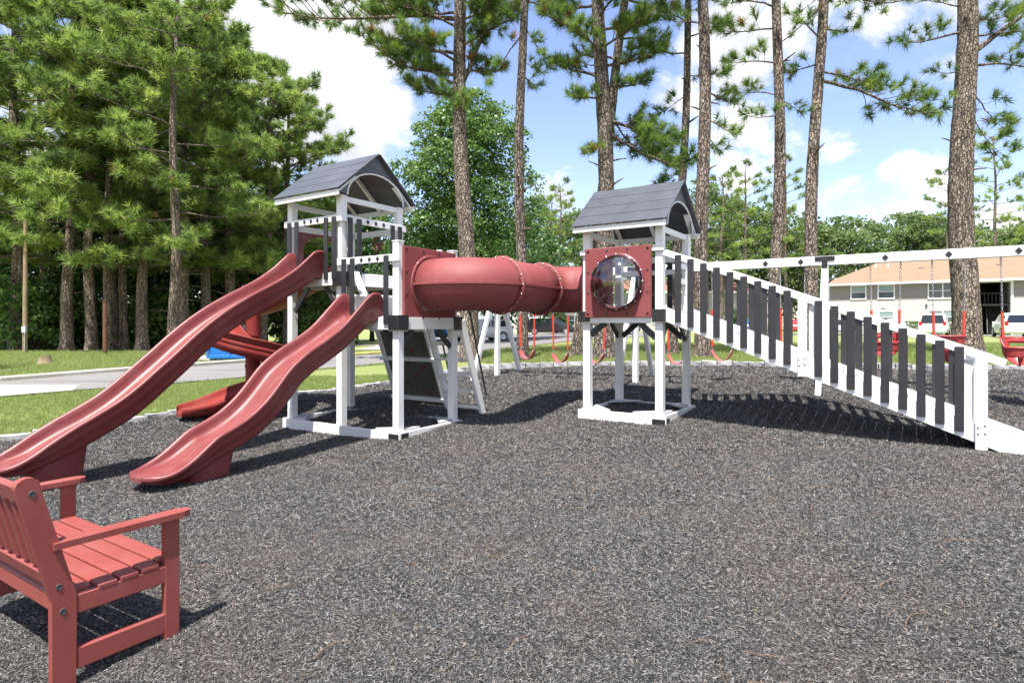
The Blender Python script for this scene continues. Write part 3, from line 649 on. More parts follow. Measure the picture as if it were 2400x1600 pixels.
for j, (s0, s1) in enumerate(((0, i1), (i1, i2), (i2, len(path) - 1))):
    m = MB(); rows = [tsec(i, RT) for i in range(s0, s1 + 1)]; rin = [tsec(i, RT - .015) for i in range(s1, s0 - 1, -1)]
    m.grid(rows + rin, closed_u=True, closed_v=True)
    o = m.build('tunnel_elbow' if j != 1 else 'tunnel_straight', M['red_matte'], TU)
    fl = MB()                                                     # the seam of the two half shells
    for sg in (1, -1):
        g = []
        for i in range(s0, s1 + 1):
            t_, nn = tnorm(i); c = Vector((path[i][0], path[i][1], zc)); 
            g.append([c + nn * sg * (RT - .01) + Vector((0, 0, .022)), c + nn * sg * (RT + .024) + Vector((0, 0, .016)), c + nn * sg * (RT + .024) + Vector((0, 0, -.016)), c + nn * sg * (RT - .01) + Vector((0, 0, -.022))])
        fl.grid(g, smooth=False, flip=(sg < 0))
    fl.build('seam_flange', M['red_matte'], TU)
for i in (i1, i2):
    t_, nn = tnorm(i); c = Vector((path[i][0], path[i][1], zc)); Rm = Matrix((nn, Vector((0, 0, 1)), nn.cross(Vector((0, 0, 1))))).transposed().to_4x4(); Rm.translation = c
    MB().lathe([(RT - .01, -.026), (RT + .048, -.022), (RT + .052, -.002), (RT + .046, 0), (RT + .052, .002), (RT + .048, .022), (RT - .01, .026)], 48, Rm).build('joint_flange', M['red_matte'], TU)
bt = MB()
def bolt(m, p, d, s=.011):
    R = Vector((0, 0, 1)).rotation_difference(Vector(d)).to_matrix().to_4x4(); R.translation = p; m.lathe([(0, s * 1.0), (s * .75, s * .8), (s, 0)], 8, R)
for i in (i1, i2):
    t_, nn = tnorm(i)
    for k in range(18):
        a_ = 2 * math.pi * k / 18; d = nn * math.cos(a_) + Vector((0, 0, math.sin(a_)))
        for sg in (-1, 1): bolt(bt, Vector((path[i][0], path[i][1], zc)) + d * (RT + .028) + t_ * sg * .024, t_ * sg)
for i in range(1, len(path) - 1, 2):
    t_, nn = tnorm(i)
    for sg in (-1, 1): bolt(bt, Vector((path[i][0], path[i][1], zc - .018)) + nn * sg * (RT + .016), (0, 0, -1))
for k in range(16):
    a_ = 2 * math.pi * k / 16
    bolt(bt, Vector((uA + .028, v0 + .43 * math.cos(a_), zc + .43 * math.sin(a_))), (1, 0, 0)); bolt(bt, Vector((uE - .028, vE + .43 * math.cos(a_), zc + .43 * math.sin(a_))), (-1, 0, 0))
bt.build('tunnel_bolts', M['steel'], TU, kind='stuff')
o, hb = ring_panel(TU, 'end_panel', 1.16, 1.065, .40, Matrix.Translation((uA + .005, v0 + .0, 2.075)) @ toV, M['red_matte']); hb.build('bolt_recess', BP, TU, kind='stuff')
toW = Matrix(((0, 0, -1, 0), (-1, 0, 0, 0), (0, 1, 0, 0), (0, 0, 0, 1)))
o, hb = ring_panel(TU, 'end_panel', 1.10, 1.065, .40, Matrix.Translation((uE - .03, vE - .02, 2.115)) @ toW, M['red_matte']); hb.build('bolt_recess', BP, TU, kind='stuff')

# --- wavy slides
def pchip(xs, ys, x):
    xs = np.array(xs, float); ys = np.array(ys, float); h = np.diff(xs); d = np.diff(ys) / h; m = np.zeros_like(ys); m[0] = d[0]; m[-1] = d[-1]
    for i in range(1, len(xs) - 1): m[i] = 0 if d[i - 1] * d[i] <= 0 else (d[i - 1] * h[i] + d[i] * h[i - 1]) / (h[i] + h[i - 1])
    i = np.clip(np.searchsorted(xs, x) - 1, 0, len(xs) - 2); t_ = (x - xs[i]) / h[i]
    return (2 * t_ ** 3 - 3 * t_ ** 2 + 1) * ys[i] + (t_ ** 3 - 2 * t_ ** 2 + t_) * h[i] * m[i] + (-2 * t_ ** 3 + 3 * t_ ** 2) * ys[i + 1] + (t_ ** 3 - t_ ** 2) * h[i] * m[i + 1]
def wavy_slide(label, uc, rim, dep, wall, vend, foot_v, seat_z):
    S = tag(empty('wavy_slide', (uc, 0, 0), parent=PLAY), label)
    rv = [r[0] for r in rim]; rz = [r[1] for r in rim]; N = 90; L = -vend; rows = []
    for i in range(N + 1):
        d = L * i / N; z = float(pchip(rv, rz, d)); dz = (float(pchip(rv, rz, min(d + .03, L))) - float(pchip(rv, rz, max(d - .03, 0)))) / .06
        tn = Vector((0, -1, dz)).normalized(); nn = Vector((0, tn.z, -tn.y)); nn = nn if nn.z > 0 else -nn; bl_ = min(1., max(0., (d - .22) / .4)); nn = (nn * bl_ + Vector((0, 0, 1)) * (1 - bl_)).normalized()
        D = float(np.interp(d, *zip(*dep))); H_ = float(np.interp(d, *zip(*wall))); e = max(0., (d - (L - .34)) / .34); wd = math.sqrt(max(.02, 1 - (.93 * e) ** 2.6)) if e > 0 else 1
        c = Vector((0, -d, z)); w = .315 * wd; wf = 1 + .06 * math.exp(-((d - .12) / .12) ** 2)
        sec = []
        half = [(.72, -H_), (.83, -H_ * .97), (.875, -H_ * .80), (.90, -H_ * .56), (.955, -H_ * .53), (.965, -H_ * .33), (.985, -.055), (1.045, -.035), (1.06, -.012), (1.03, .008), (.965, .008), (.915, -.012), (.895, -.38 * D), (.875, -.70 * D), (.80, -.90 * D), (.62, -.985 * D), (.25, -D)]
        for s_, h_ in half: sec.append(c + Vector((s_ * w * wf, 0, 0)) + nn * h_)
        sec.append(c + nn * -D)
        for s_, h_ in half[::-1]: sec.append(c + Vector((-s_ * w * wf, 0, 0)) + nn * h_)
        rows.append(sec)
    m = MB(); m.grid(rows, closed_v=True, flip=True); n = len(rows[0]); m.add(rows[0], [tuple(range(n))]); m.add(rows[-1], [tuple(range(n))[::-1]])
    m.build('chute', RP, S)
    # flared lip at the top, foot under the run-out
    for sg in (-1, 1):
        pts = [Vector((sg * .335, .0, seat_z + .0)), Vector((sg * .335, .02, seat_z + .16)), Vector((sg * .31, -.02, seat_z + .30))]
    MB().box((0, .03, seat_z - .13), (.60, .08, .04), .012).build('deck_lip', RP, S)
    zf = gl_(uc, -foot_v); zt = float(pchip(rv, rz, foot_v + .20)) - float(np.interp(foot_v + .2, *zip(*wall))) * .97
    f = []
    def under(y_): return float(pchip(rv, rz, min(-y_, L))) - float(np.interp(-y_, *zip(*wall))) + .035
    for k, (w_, sx, sy) in enumerate(((1.0, .235, .30), (.5, .225, .25), (0.0, .215, .20))):
        ring = []
        for a_ in np.linspace(0, 2 * math.pi, 25)[:-1]:
            y_ = -foot_v + .06 + sy * math.copysign(abs(math.sin(a_)) ** .5, math.sin(a_)); ring.append((sx * math.copysign(abs(math.cos(a_)) ** .5, math.cos(a_)), y_, w_ * max(under(y_), zf) + (1 - w_) * (zf - .10)))
        f.append(ring)
    MB().grid(f, closed_v=True, flip=True).build('foot', RP, S)
    return S
rim1 = [(0, 2.40), (.09, 2.58), (.22, 2.61), (.36, 2.51), (.52, 2.37), (.79, 2.18), (1.08, 2.02), (1.35, 1.88), (1.62, 1.72), (1.87, 1.545), (2.11, 1.35), (2.33, 1.15), (2.55, .96), (2.76, .78), (2.95, .64), (3.14, .53), (3.4, .39), (3.6, .27), (3.78, .15), (3.95, .065), (4.12, .03)]
wavy_slide('longer red wavy slide from the upper deck', .56, rim1, [(0, .12), (.09, .31), (.22, .36), (.36, .30), (.52, .235), (.79, .185), (1.1, .165), (3.2, .16), (3.7, .13), (3.95, .06), (4.12, .02)], [(0, .26), (.1, .40), (.25, .43), (.5, .34), (.8, .30), (3.0, .28), (3.5, .26), (3.9, .13), (4.12, .06)], -4.12, 3.55, 2.30)
rim2 = [(0, 1.74), (.08, 1.90), (.20, 1.94), (.33, 1.86), (.45, 1.75), (.76, 1.47), (1.06, 1.285), (1.35, 1.125), (1.6, .93), (1.73, .785), (1.86, .645), (2.1, .455), (2.32, .345), (2.5, .27), (2.63, .175), (2.75, .085), (2.9, .0), (3.05, -.05), (3.2, -.055)]
wavy_slide('shorter red wavy slide from the lower deck', 1.75, rim2, [(0, .12), (.08, .30), (.2, .35), (.33, .30), (.45, .24), (.76, .165), (1.0, .15), (2.4, .14), (2.75, .10), (3.0, .045), (3.2, .015)], [(0, .26), (.1, .40), (.22, .42), (.45, .34), (.7, .30), (2.0, .28), (2.5, .26), (2.9, .14), (3.2, .06)], -3.2, 2.55, 1.62)

# --- spiral slide on the left flank of the taller tower
SP = tag(empty('spiral_slide', parent=PLAY), 'red spiral slide round a central column')
cu, cv, rc = -1.22, .10, .53
pth = []
for k in range(7): pth.append((-.02 - (abs(cu) - .02) * k / 6.0, cv + rc, 2.27 - .37 * (k / 6.0) ** 1.2, Vector((-1, 0, 0))))
TURN = math.radians(450); NS = 64
for k in range(1, NS + 1):
    a_ = math.pi / 2 + TURN * k / NS; z = 1.90 - (1.90 - .20) * k / NS; pth.append((cu + rc * math.cos(a_), cv + rc * math.sin(a_), z, Vector((-math.sin(a_), math.cos(a_), 0))))
lu, lv = pth[-1][0], pth[-1][1]
for k in range(1, 15): pth.append((lu, lv - 1.0 * k / 14, .20 - .17 * min(1, k / 8), Vector((0, -1, 0))))
rows = []
for k, (x, y, z, t_) in enumerate(pth):
    out = Vector((t_.y, -t_.x, 0)); e = max(0., (k - (len(pth) - 7)) / 6); hh = (1 - .45 * min(1, max(0, k - 45) / 20)) * (1 - .4 * e); wr_ = math.sqrt(max(.03, 1 - (.96 * e) ** 2.4)); c = Vector((x, y, z))       # outer side is on the right of travel
    sec = [(.30, -.07), (.335, .02), (.345, .07), (.335, .08), (.345, .085), (.352, .15), (.342, .16), (.352, .165), (.358, .24), (.372, .25), (.372, .275), (.345, .275), (.325, .20), (.29, .08), (.20, .015), (.0, .0), (-.22, .01), (-.30, .06), (-.325, .22), (-.335, .25), (-.358, .25), (-.352, .12), (-.335, .02), (-.28, -.06)]
    rows.append([c + out * (s_ * wr_ * .86) + Vector((0, 0, h_ * (hh if h_ > 0 else 1))) for s_, h_ in sec])
m = MB(); m.grid(rows, closed_v=True); n = len(rows[0]); m.add(rows[-1], [tuple(range(n))]); m.build('chute', M['red_bright'], SP)
MB().tube([(cu, cv, gl_(cu, cv) - .1), (cu, cv, 1.0), (cu, cv, 1.98)], [.125, .125, .115], 20).build('column', M['red_bright'], SP)
m = MB()
for z in (.75, 1.3, 1.75): m.tube([(cu, cv, z), (cu, cv, z + .05)], .135, 20)
m.build('column_collar', M['red_bright'], SP)

# --- climbing wall and ladder at the back of the taller tower
CW = tag(empty('climbing_wall', parent=PLAY), 'sloping grey plank climbing wall framed in white')
w0, w1 = Vector((0, 1.30, 2.12)), Vector((0, 2.10, gl_(.8, 2.1) + .02)); u0_, u1_ = .30, 1.46; dn = (w1 - w0).normalized(); up_ = Vector((1, 0, 0)).cross(dn); up_ = up_ if up_.z > 0 else -up_
n = 8; wpl = (u1_ - u0_ - .09) / n
for i in range(n):
    u = u0_ + .045 + wpl * (i + .5); MB().beam(Vector((u, 0, 0)) + w0, Vector((u, 0, 0)) + w1 - dn * .03, wpl - .012, .03, up_).build('wall_plank', M['wall_board'], CW)
for u in (u0_, u1_): MB().beam(Vector((u, 0, 0)) + w0, Vector((u, 0, 0)) + w1 + dn * .12, .045, .11, up_).build('side_rail', WV, CW)
for f in (.34, .60, .96):
    p = w0 + (w1 - w0) * f - up_ * .055; MB().beam(p + Vector((u0_ - .06, 0, 0)), p + Vector((u1_ + .06, 0, 0)), .05, .085, up_).build('cross_batten', WV, CW)
gr = random.Random(3)
for k in range(12):
    f = .08 + .075 * k; u = u0_ + .2 + gr.random() * .75; p = w0 + (w1 - w0) * f + up_ * .02
    bm = bmesh.new(); bmesh.ops.create_icosphere(bm, subdivisions=1, radius=.06); me = bpy.data.meshes.new('climbing_hold')
    for v_ in bm.verts: v_.co = v_.co * gr.uniform(.7, 1.1)
    bm.to_mesh(me); bm.free(); me.materials.append(M['red_bright']); inst(me, 'climbing_hold', CW, p + Vector((u, 0, 0)))
LD = tag(empty('step_ladder', parent=PLAY), 'white flat-rung ladder with thin black handrails')
l0, l1 = Vector((0, B1 + .12, 1.56)), Vector((0, 1.92, gl_(2.1, 1.9) - .06)); dn = (l1 - l0).normalized(); up_ = Vector((1, 0, 0)).cross(dn); up_ = up_ if up_.z > 0 else -up_
for u in (1.72, 2.43): MB().beam(l0 + Vector((u, 0, 0)), l1 + Vector((u, 0, 0)), .045, .13, up_).build('ladder_rail', WV, LD)
for k in range(6):
    p = l0 + (l1 - l0) * (.06 + .168 * k); bx(LD, 'rung', WV, (2.075, p.y, p.z), (.66, .11, .042))
for u in (1.72, 2.43):
    a_ = l0 + up_ * .16 + Vector((u, 0, .25)); b_ = l0 + (l1 - l0) * .76 + up_ * .20 + Vector((u, 0, 0)); c_ = l0 + (l1 - l0) * .83 + up_ * .06 + Vector((u, 0, 0))
    MB().tube([l0 + Vector((u, -.02, .34)), a_, b_, b_ * .5 + c_ * .5 + dn * .06 + up_ * .03, c_], .016, 8).build('handrail', BP, LD)

# --- ramp
RA = tag(empty('ramp', (DU, DV, 0), parent=PLAY), 'white ramp with rows of dark balusters down from the lower tower')
sl = -.383
def zst(u, off): return off + sl * (u - 1.3)
va, vb = -.055, 1.215
for v in (va, vb):
    u0_, u1_ = 1.235, 5.55
    R = Matrix.Translation((0, v, 0)) @ Matrix(((1, 0, 0, 0), (0, 0, -1, 0), (0, 1, 0, 0), (0, 0, 0, 1)))
    MB().prism([(u0_, zst(u0_, 1.53)), (u0_, zst(u0_, 1.735)), (u1_ - .1, zst(u1_ - .1, 1.735)), (u1_ + .15, zst(u1_ + .15, 1.69)), (u1_ + .15, zst(u1_ + .15, 1.53) - .0)], -.02, .02, R).build('stringer', WV, RA)
    MB().beam((1.22, v, zst(1.22, 2.512)), (5.06, v, zst(5.06, 2.512)), .036, .088, (0, 0, 1)).build('handrail', WV, RA)
    so = -1 if v == va else 1
    for k in range(19):
        if k == 9: continue
        u = 1.45 + .1775 * k + (.005 if k > 9 else 0); baluster(RA, u, v + so * .033, zst(u, 1.585), zst(u, 2.535), 'u', .088, .024)
    bx(RA, 'mid_post', WV, (3.05, v + so * .045, (zst(3.05, 2.47) + zst(3.05, 1.52)) / 2), (.105, .05, .97))
    bx(RA, 'mid_post_back', WV, (3.17, v - so * .04, (zst(3.17, 2.45) + zst(3.17, 1.6)) / 2), (.11, .036, .85))
    bx(RA, 'end_post', WV, (4.845, v + so * .045, .625), (.11, .05, 1.02)); bx(RA, 'end_post_back', WV, (4.73, v - so * .04, .74), (.11, .036, .74))
    m = MB()
    for u in (3.05, 4.845):
        for dz in (.06, .14):
            for du in (-.03, .03): m.lathe([(0, .008), (.010, .006), (.013, 0)], 8, Matrix.Translation((u + du, v + so * .071, zst(u, 1.60) + dz * (1 + du * 3))) @ (toF if so < 0 else toF @ Matrix.Rotation(math.pi, 4, 'X')))
    m.build('post_bolts', M['steel'], RA, kind='stuff')
n = 30
for k in range(n):
    ua = 1.24 + (5.62 - 1.24) * k / n; ub = 1.24 + (5.62 - 1.24) * (k + 1) / n - .008
    MB().beam((ua, (va + vb) / 2, zst(ua, 1.665)), (ub, (va + vb) / 2, zst(ub, 1.665)), vb - va - .05, .03).build('ramp_board', M['grey_vinyl'], RA)
for k in range(0, n, 3):
    ua = 1.30 + (5.3 - 1.3) * k / n; MB().beam((ua, va + .06, zst(ua, 1.69)), (ua, vb - .06, zst(ua, 1.69)), .03, .02).build('foot_cleat', WV, RA)
for v in (): bx(RA, 'support_post', WV, (3.1, v, (zst(3.1, 1.6) + gl2(3.1, v) - .2) / 2), (.09, .09, zst(3.1, 1.6) - gl2(3.1, v) + .2))
# ------------------------------------------------------------------ swing frame and swings
S0 = np.array([-.34, 14.0])
def sw(t_, off=0.0): q = S0 + AX * t_ + BX * off; return float(q[0]), float(q[1])
SWF = tag(empty('swing_frame', (S0[0], S0[1], 0), -TH), 'long white swing frame with dark diamonds on its beam', 'swing frame')
def gs(t_, off): return tz(*sw(t_, off))
JO = [0, 3.37, 6.76, 10.15]
for i in range(3):
    a_ = JO[i] + (.003 if i else -.35); b_ = JO[i + 1] - .003 + (.35 if i == 2 else 0); bx(SWF, 'beam', WV, ((a_ + b_) / 2, 0, 2.575), (b_ - a_, .11, .155), .007)
for t_ in (.62, 1.47, 2.3, 3.1, 4.05, 4.93, 5.82, 6.46 + .23 - .3, 7.63, 8.46, 9.29):
    diamond(SWF, t_, -.059, 2.575, 'u', .045)
for t_ in JO:
    z0 = gs(t_, 0) - .15; bx(SWF, 'post', WV, (t_, 0, (z0 + 2.495) / 2), (.105, .105, 2.495 - z0), .006)
    for off in (-1.0, 1.0): MB().beam((t_, off * .07, 2.42), (t_, off * 1.0, gs(t_, off) - .1), .085, .085, (1, 0, 0)).build('leg', WV, SWF)
    m = MB(); m.box((t_, -.063, 2.61), (.30, .012, .075), .004); m.box((t_, -.066, 2.46), (.085, .012, .28), .004)
    for dx, dz in ((-.12, 2.615), (.12, 2.615), (0, 2.50), (0, 2.36)): m.lathe([(0, .010), (.009, .008), (.012, 0)], 8, Matrix.Translation((t_ + dx, -.071, dz)) @ toF)
    m.build('tee_bracket', BP, SWF)
    for sg in (-1, 1):
        if 0 <= t_ + sg * .4 <= 10.2: MB().tube([(t_ + sg * .05, -.02, 2.20), (t_ + sg * .40, -.02, 2.50)], .012, 6).build('brace_rod', BP, SWF)

def chain_mesh(L, name='chain', ll=.042, r=.0042):
    m = MB(); n = max(2, int(L / (ll * .74)))
    for k in range(n):
        c = -L * (k + .5) / n; pts = []
        for a_ in np.linspace(0, 2 * math.pi, 11): pts.append((.0125 * math.cos(a_), 0, c + (ll / 2) * math.sin(a_)) if k % 2 else (0, .0125 * math.cos(a_), c + (ll / 2) * math.sin(a_)))
        m.tube(pts, r, 4, False)
    return m
def hang(par, x, ztop, p1, sl_len):
    """chain from the beam at local x down to p1, the last sl_len of it in a red sleeve"""
    p0 = Vector((x, 0, ztop)); d = Vector(p1) - p0; L = d.length; q = Vector((0, 0, -1)).rotation_difference(d)
    o = chain_mesh(L - sl_len - .05).build('chain', M['chain_steel'], par, p0); o.rotation_mode = 'QUATERNION'; o.rotation_quaternion = q
    e = d.normalized(); MB().tube([Vector(p1) - e * (sl_len + .05), Vector(p1) - e * .07], .019, 8).build('chain_sleeve', M['red_sleeve'], par)
    MB().tube([p0 + Vector((0, 0, .02)), p0 - Vector((0, 0, .05))], .012, 6).build('hanger', M['chain_steel'], par)
    k = MB(); k.tube([Vector(p1) - e * .08, Vector(p1)], .011, 6); k.build('shackle', M['chain_steel'], par)
def belt_swing(tc_, half, z_low, sl_len, label, yaw=0.0, drift=0.0):
    x, y = sw(tc_); r = tag(empty('belt_swing', (x, y, 0), -TH), label, 'swing', 'belt swings')
    ze = z_low + .19; hw = .175
    for sg in (-1, 1): hang(r, sg * half, 2.497, (sg * hw, drift, ze), sl_len)
    m = MB(); top = []; bot = []
    N = 18
    for k in range(N + 1):
        f = -1 + 2 * k / N; xx = hw * math.sin(f * 1.35) / math.sin(1.35); zz = z_low + .20 * (1 - math.cos(f * 1.35)) / (1 - math.cos(1.35)) ; tn = Vector((math.cos(f * 1.2), 0, math.sin(f * 1.2) * 1.0)).normalized(); nn = Vector((-tn.z, 0, tn.x)); wd = .075 if abs(f) < .86 else .075 * (1 - .55 * (abs(f) - .86) / .14)
        c = Vector((xx, drift, zz)); top.append([c + Vector((0, -wd, 0)) - nn * .006, c + Vector((0, -wd, 0)) + nn * .006, c + Vector((0, wd, 0)) + nn * .006, c + Vector((0, wd, 0)) - nn * .006])
    m.grid(top, closed_v=True, smooth=False); m.add(top[0], [(0, 1, 2, 3)]); m.add(top[-1], [(3, 2, 1, 0)]); m.build('belt_seat', M['swing_pink'], r)
    return r
belt_swing(.82, .19, .735, .74, 'red belt swing nearest the outer A-frame of the swing frame')
belt_swing(1.66, .19, .68, .78, 'red belt swing in front of the dark minivan')
belt_swing(2.50, .19, .70, .76, 'red belt swing half hidden behind the lower tower front post')
belt_swing(4.22, .19, .74, .72, 'red belt swing seen between the lower tower right-hand posts')
belt_swing(5.06, .19, .83, .70, 'red belt swing seen under the upper half of the ramp')
belt_swing(6.25, .20, .83, .70, 'red belt swing behind the ramp next to the swing frame post')

def bucket_swing(tc_, half, zb, label, back=False, yaw=0.0):
    x, y = sw(tc_); r = tag(empty('bucket_swing', (x, y, 0), -TH), label, 'swing', 'bucket swings')
    zt = zb + .42; hw = .185
    for sg in (-1, 1): hang(r, sg * half, 2.497, (sg * hw, 0, zt - .07), .40)
    sgn = 1.0 if back else -1.0                         # the child would face -y unless turned
    m = MB(); NT_, NH = 36, 12; rows = []
    def pt(th, h):
        f = h ** .55 if h < .35 else .56 + (h - .35) / .65 * .44; f = (math.sin(math.pi / 2 * min(1, h * 1.9))) * (.82 + .18 * h)
        rx, ry = .215 * f, .165 * f; c, s = math.cos(th), math.sin(th); hh = (.42 if s < 0 else .30 + .0) ; z = zb + h * (.42 if s * 1 <= 0.0 else .42 - .14 * min(1, s * 1.6)); return Vector((rx * c, sgn * ry * s * 1.0, z))
    def shell(off):
        vs = []
        for i in range(NH + 1):
            for k in range(NT_):
                p = pt(2 * math.pi * k / NT_, i / NH); c = Vector((0, 0, zb + .26)); vs.append(p + (c - p).normalized() * off)
        return vs
    keep = []
    for i in range(NH):
        for k in range(NT_):
            th = (2 * math.pi * (k + .5) / NT_); h = (i + .5) / NH; s, c = math.sin(th), math.cos(th)
            if s > .25 and .10 < h < .52 and .20 < abs(c) < .86: continue        # leg holes at the front
            if s < -.3 and .66 < h < .84 and abs(c) < .45: continue              # slot in the back rest
            keep.append((i, k))
    vs = shell(0) + shell(.012); off = (NH + 1) * NT_; fs = []; ks = set(keep)
    for i, k in keep:
        k2 = (k + 1) % NT_; q = (i * NT_ + k, i * NT_ + k2, (i + 1) * NT_ + k2, (i + 1) * NT_ + k); fs.append(q); fs.append(tuple(off + j for j in q[::-1]))
        for (di, dk, e0, e1) in ((-1, 0, q[0], q[1]), (1, 0, q[2], q[3]), (0, 1, q[1], q[2]), (0, -1, q[3], q[0])):
            if (i + di, (k + dk) % NT_) not in ks: fs.append((e1, e0, off + e0, off + e1))
    m.add(vs, fs, True); m.build('bucket_seat', M['bucket_red'], r)
    ring = [pt(2 * math.pi * k / NT_, 1.0) for k in range(NT_ + 1)]; MB().tube(ring, .014, 8, False).build('rim', M['bucket_red'], r)
    return r
bucket_swing(7.63, .21, .93, 'red bucket swing seen between the balusters on the lower half of the ramp')
bucket_swing(8.46, .21, .90, 'red bucket swing in front of the thick pine trunk', True)
bucket_swing(9.30, .21, .88, 'red bucket swing cut off by the edge of the picture', False)

# ------------------------------------------------------------------ bench
fx, fy = -1.735, 3.165                       # foot of the front leg at the near end
bz = -.135; BE = tag(empty('bench', (fx, fy, bz), -TH), 'red plastic-lumber garden bench with slatted seat and armrests', 'bench')
RL = M['red_lumber']; LEN = 1.27; DEP = .50
def bb(name, c, s, ch=.006): return MB().box((0, 0, 0), s, ch).build(name, RL, BE, c)
def screw(par, p, d): 
    R = Vector((0, 0, 1)).rotation_difference(Vector(d)).to_matrix().to_4x4(); R.translation = p; MB().lathe([(0, .001), (.009, .001), (.011, .003), (.013, .002), (.014, 0)], 14, R).build('screw', M['stair_steel'], par)
for x0 in (-.02, -LEN + .02):
    bb('front_leg', (x0, -.035, .31), (.04, .078, .64))
    # rear leg and back stile: one bent board
    R = Matrix.Translation((x0, 0, 0)) @ Matrix(((0, 0, 1, 0), (1, 0, 0, 0), (0, 1, 0, 0), (0, 0, 0, 1)))
    prof = [(-DEP - .06, -.12), (-DEP + .03, -.12), (-DEP + .035, .40), (-DEP - .105, .925)]
    for a_ in np.linspace(0.1, math.pi - .1, 7): prof.append((-DEP - .150 + .045 * math.cos(a_), .935 + .036 * math.sin(a_)))
    prof += [(-DEP - .195, .925), (-DEP - .062, .40)]
    MB().prism(prof, -.021, .021, R).build('rear_leg', RL, BE)
    bb('side_apron', (x0, -DEP / 2 - .015, .355), (.036, DEP - .10, .09)); bb('stretcher', (x0, -DEP / 2 - .015, .105), (.036, DEP - .10, .10))
    ar = [(-.045, -DEP - .06), (.04, -DEP - .06), (.045, .015), (.03, .05), (0, .062), (-.03, .05), (-.045, .015)]
    MB().prism([(p[0] + x0, p[1]) for p in ar], .632, .662).build('armrest', RL, BE)
    so = 1 if x0 > -.5 else -1
    for (y_, z_) in ((-DEP - .135, .90), (-DEP - .035, .46), (-DEP - .02, .345)): screw(BE, Vector((x0 + so * .0215, y_, z_)), (so, 0, 0))
bb('front_apron', (-LEN / 2, -.05, .355), (LEN - .09, .03, .085)); bb('rear_apron', (-LEN / 2, -DEP + .0, .345), (LEN - .09, .032, .085))
for k in range(5): bb('seat_slat', (-LEN / 2, .0 - .047 - .096 * k, .4145 - .004 * k), (LEN - (.09 if k in (0, 4) else -.0), .088, .028), .007)
bt_ = lambda z: -DEP - .02 - (z - .42) * .265
R0 = math.atan(.265)
def tilted(name, x, z, s): 
    o = MB().box((0, 0, 0), s, .006).build(name, RL, BE, (x, bt_(z), z)); o.rotation_euler = (R0, 0, 0); return o
tilted('back_rail', -LEN / 2, .885, (LEN - .085, .034, .085)); tilted('back_rail', -LEN / 2, .475, (LEN - .085, .034, .07))
for k in range(11): tilted('back_slat', -.115 - (LEN - .23) * k / 10, .68, (.058, .024, .33))

# ------------------------------------------------------------------ small things across the road
x, y = -21.35, 26.6; UP = tag(empty('utility_pole', (x, y, tz(x, y))), 'slim wooden utility pole with a small grey meter box', 'pole')
MB().tube([(0, 0, -.2), (.01, 0, 2.5), (.03, 0, 6.2)], [.095, .09, .075], 10).build('shaft', M['pole_wood'], UP); bx(UP, 'meter_box', M['siding_blue'], (.06, -.12, 1.05), (.18, .10, .26)); bx(UP, 'conduit', M['steel'], (.07, -.095, .5), (.04, .03, .9))
x, y = -16.76, 24.99; SPo = tag(empty('steel_post', (x, y, tz(x, y))), 'thin rusty brown post beside the pine trunks', 'post')
MB().tube([(0, 0, -.2), (0, 0, 2.2)], .085, 10).build('shaft', M['rust_steel'], SPo); MB().tube([(0, 0, 2.2), (0, 0, 2.23)], .10, 10).build('cap', M['rust_steel'], SPo)
x, y = -14.6, 18.96; ST = tag(empty('tree_stump', (x, y, tz(x, y))), 'sawn-off tree stump on the lawn', 'stump')
sg_ = np.random.default_rng(4); rows = []
for zz, rr in ((-.06, .26), (.02, .20), (.10, .165), (.20, .15), (.25, .145)):
    rows.append([(rr * (1 + .10 * math.sin(3 * a_ + 1) + .06 * math.sin(7 * a_)) * math.cos(a_), rr * (1 + .10 * math.sin(3 * a_ + 1) + .06 * math.sin(7 * a_)) * math.sin(a_), zz + (.04 * math.cos(a_) if zz > .2 else 0)) for a_ in np.linspace(0, 2 * math.pi, 21)[:-1]])
MB().grid(rows, closed_v=True).build('bark', M['pole_wood'], ST); m = MB(); m.add(rows[-1], [tuple(range(20))]); m.build('cut_face', M['fence_wood'], ST)

x, y = -9.36, 20.5; DM = tag(empty('dumpster', (x, y, tz(x, y) + .05), .17), 'bright blue steel dumpster beside the yellow kerb', 'dumpster')
DB = M['dumpster_blue']
R = Matrix.Translation((-.62, 0, 0)) @ Matrix(((0, 0, 1, 0), (1, 0, 0, 0), (0, 1, 0, 0), (0, 0, 0, 1)))
MB().prism([(-.62, .06), (.62, .06), (.66, 1.12), (-.66, 1.0)], 0, 1.24, R).build('body', DB, DM)
for z in (.14, .62): bx(DM, 'rib', DB, (0, -.66, z), (1.30, .06, .10))
for xx in (-.66, .0, .66): bx(DM, 'stiffener', DB, (xx, -.675, .42), (.07, .05, .66))
for sg in (-1, 1): bx(DM, 'fork_pocket', DB, (sg * .67, 0, .60), (.12, 1.0, .16)); bx(DM, 'side_rib', DB, (sg * .63, 0, .15), (.05, 1.25, .10))
for sg in (-1, 1): MB().beam((sg * .32, -.68, 1.03), (sg * .32, .68, 1.16), .62, .05).build('lid', M['dumpster_lid'], DM)
for xx in (-.55, .55):
    for yy in (-.45, .45): bx(DM, 'skid', M['rust_steel'], (xx, yy, .03), (.12, .3, .06))

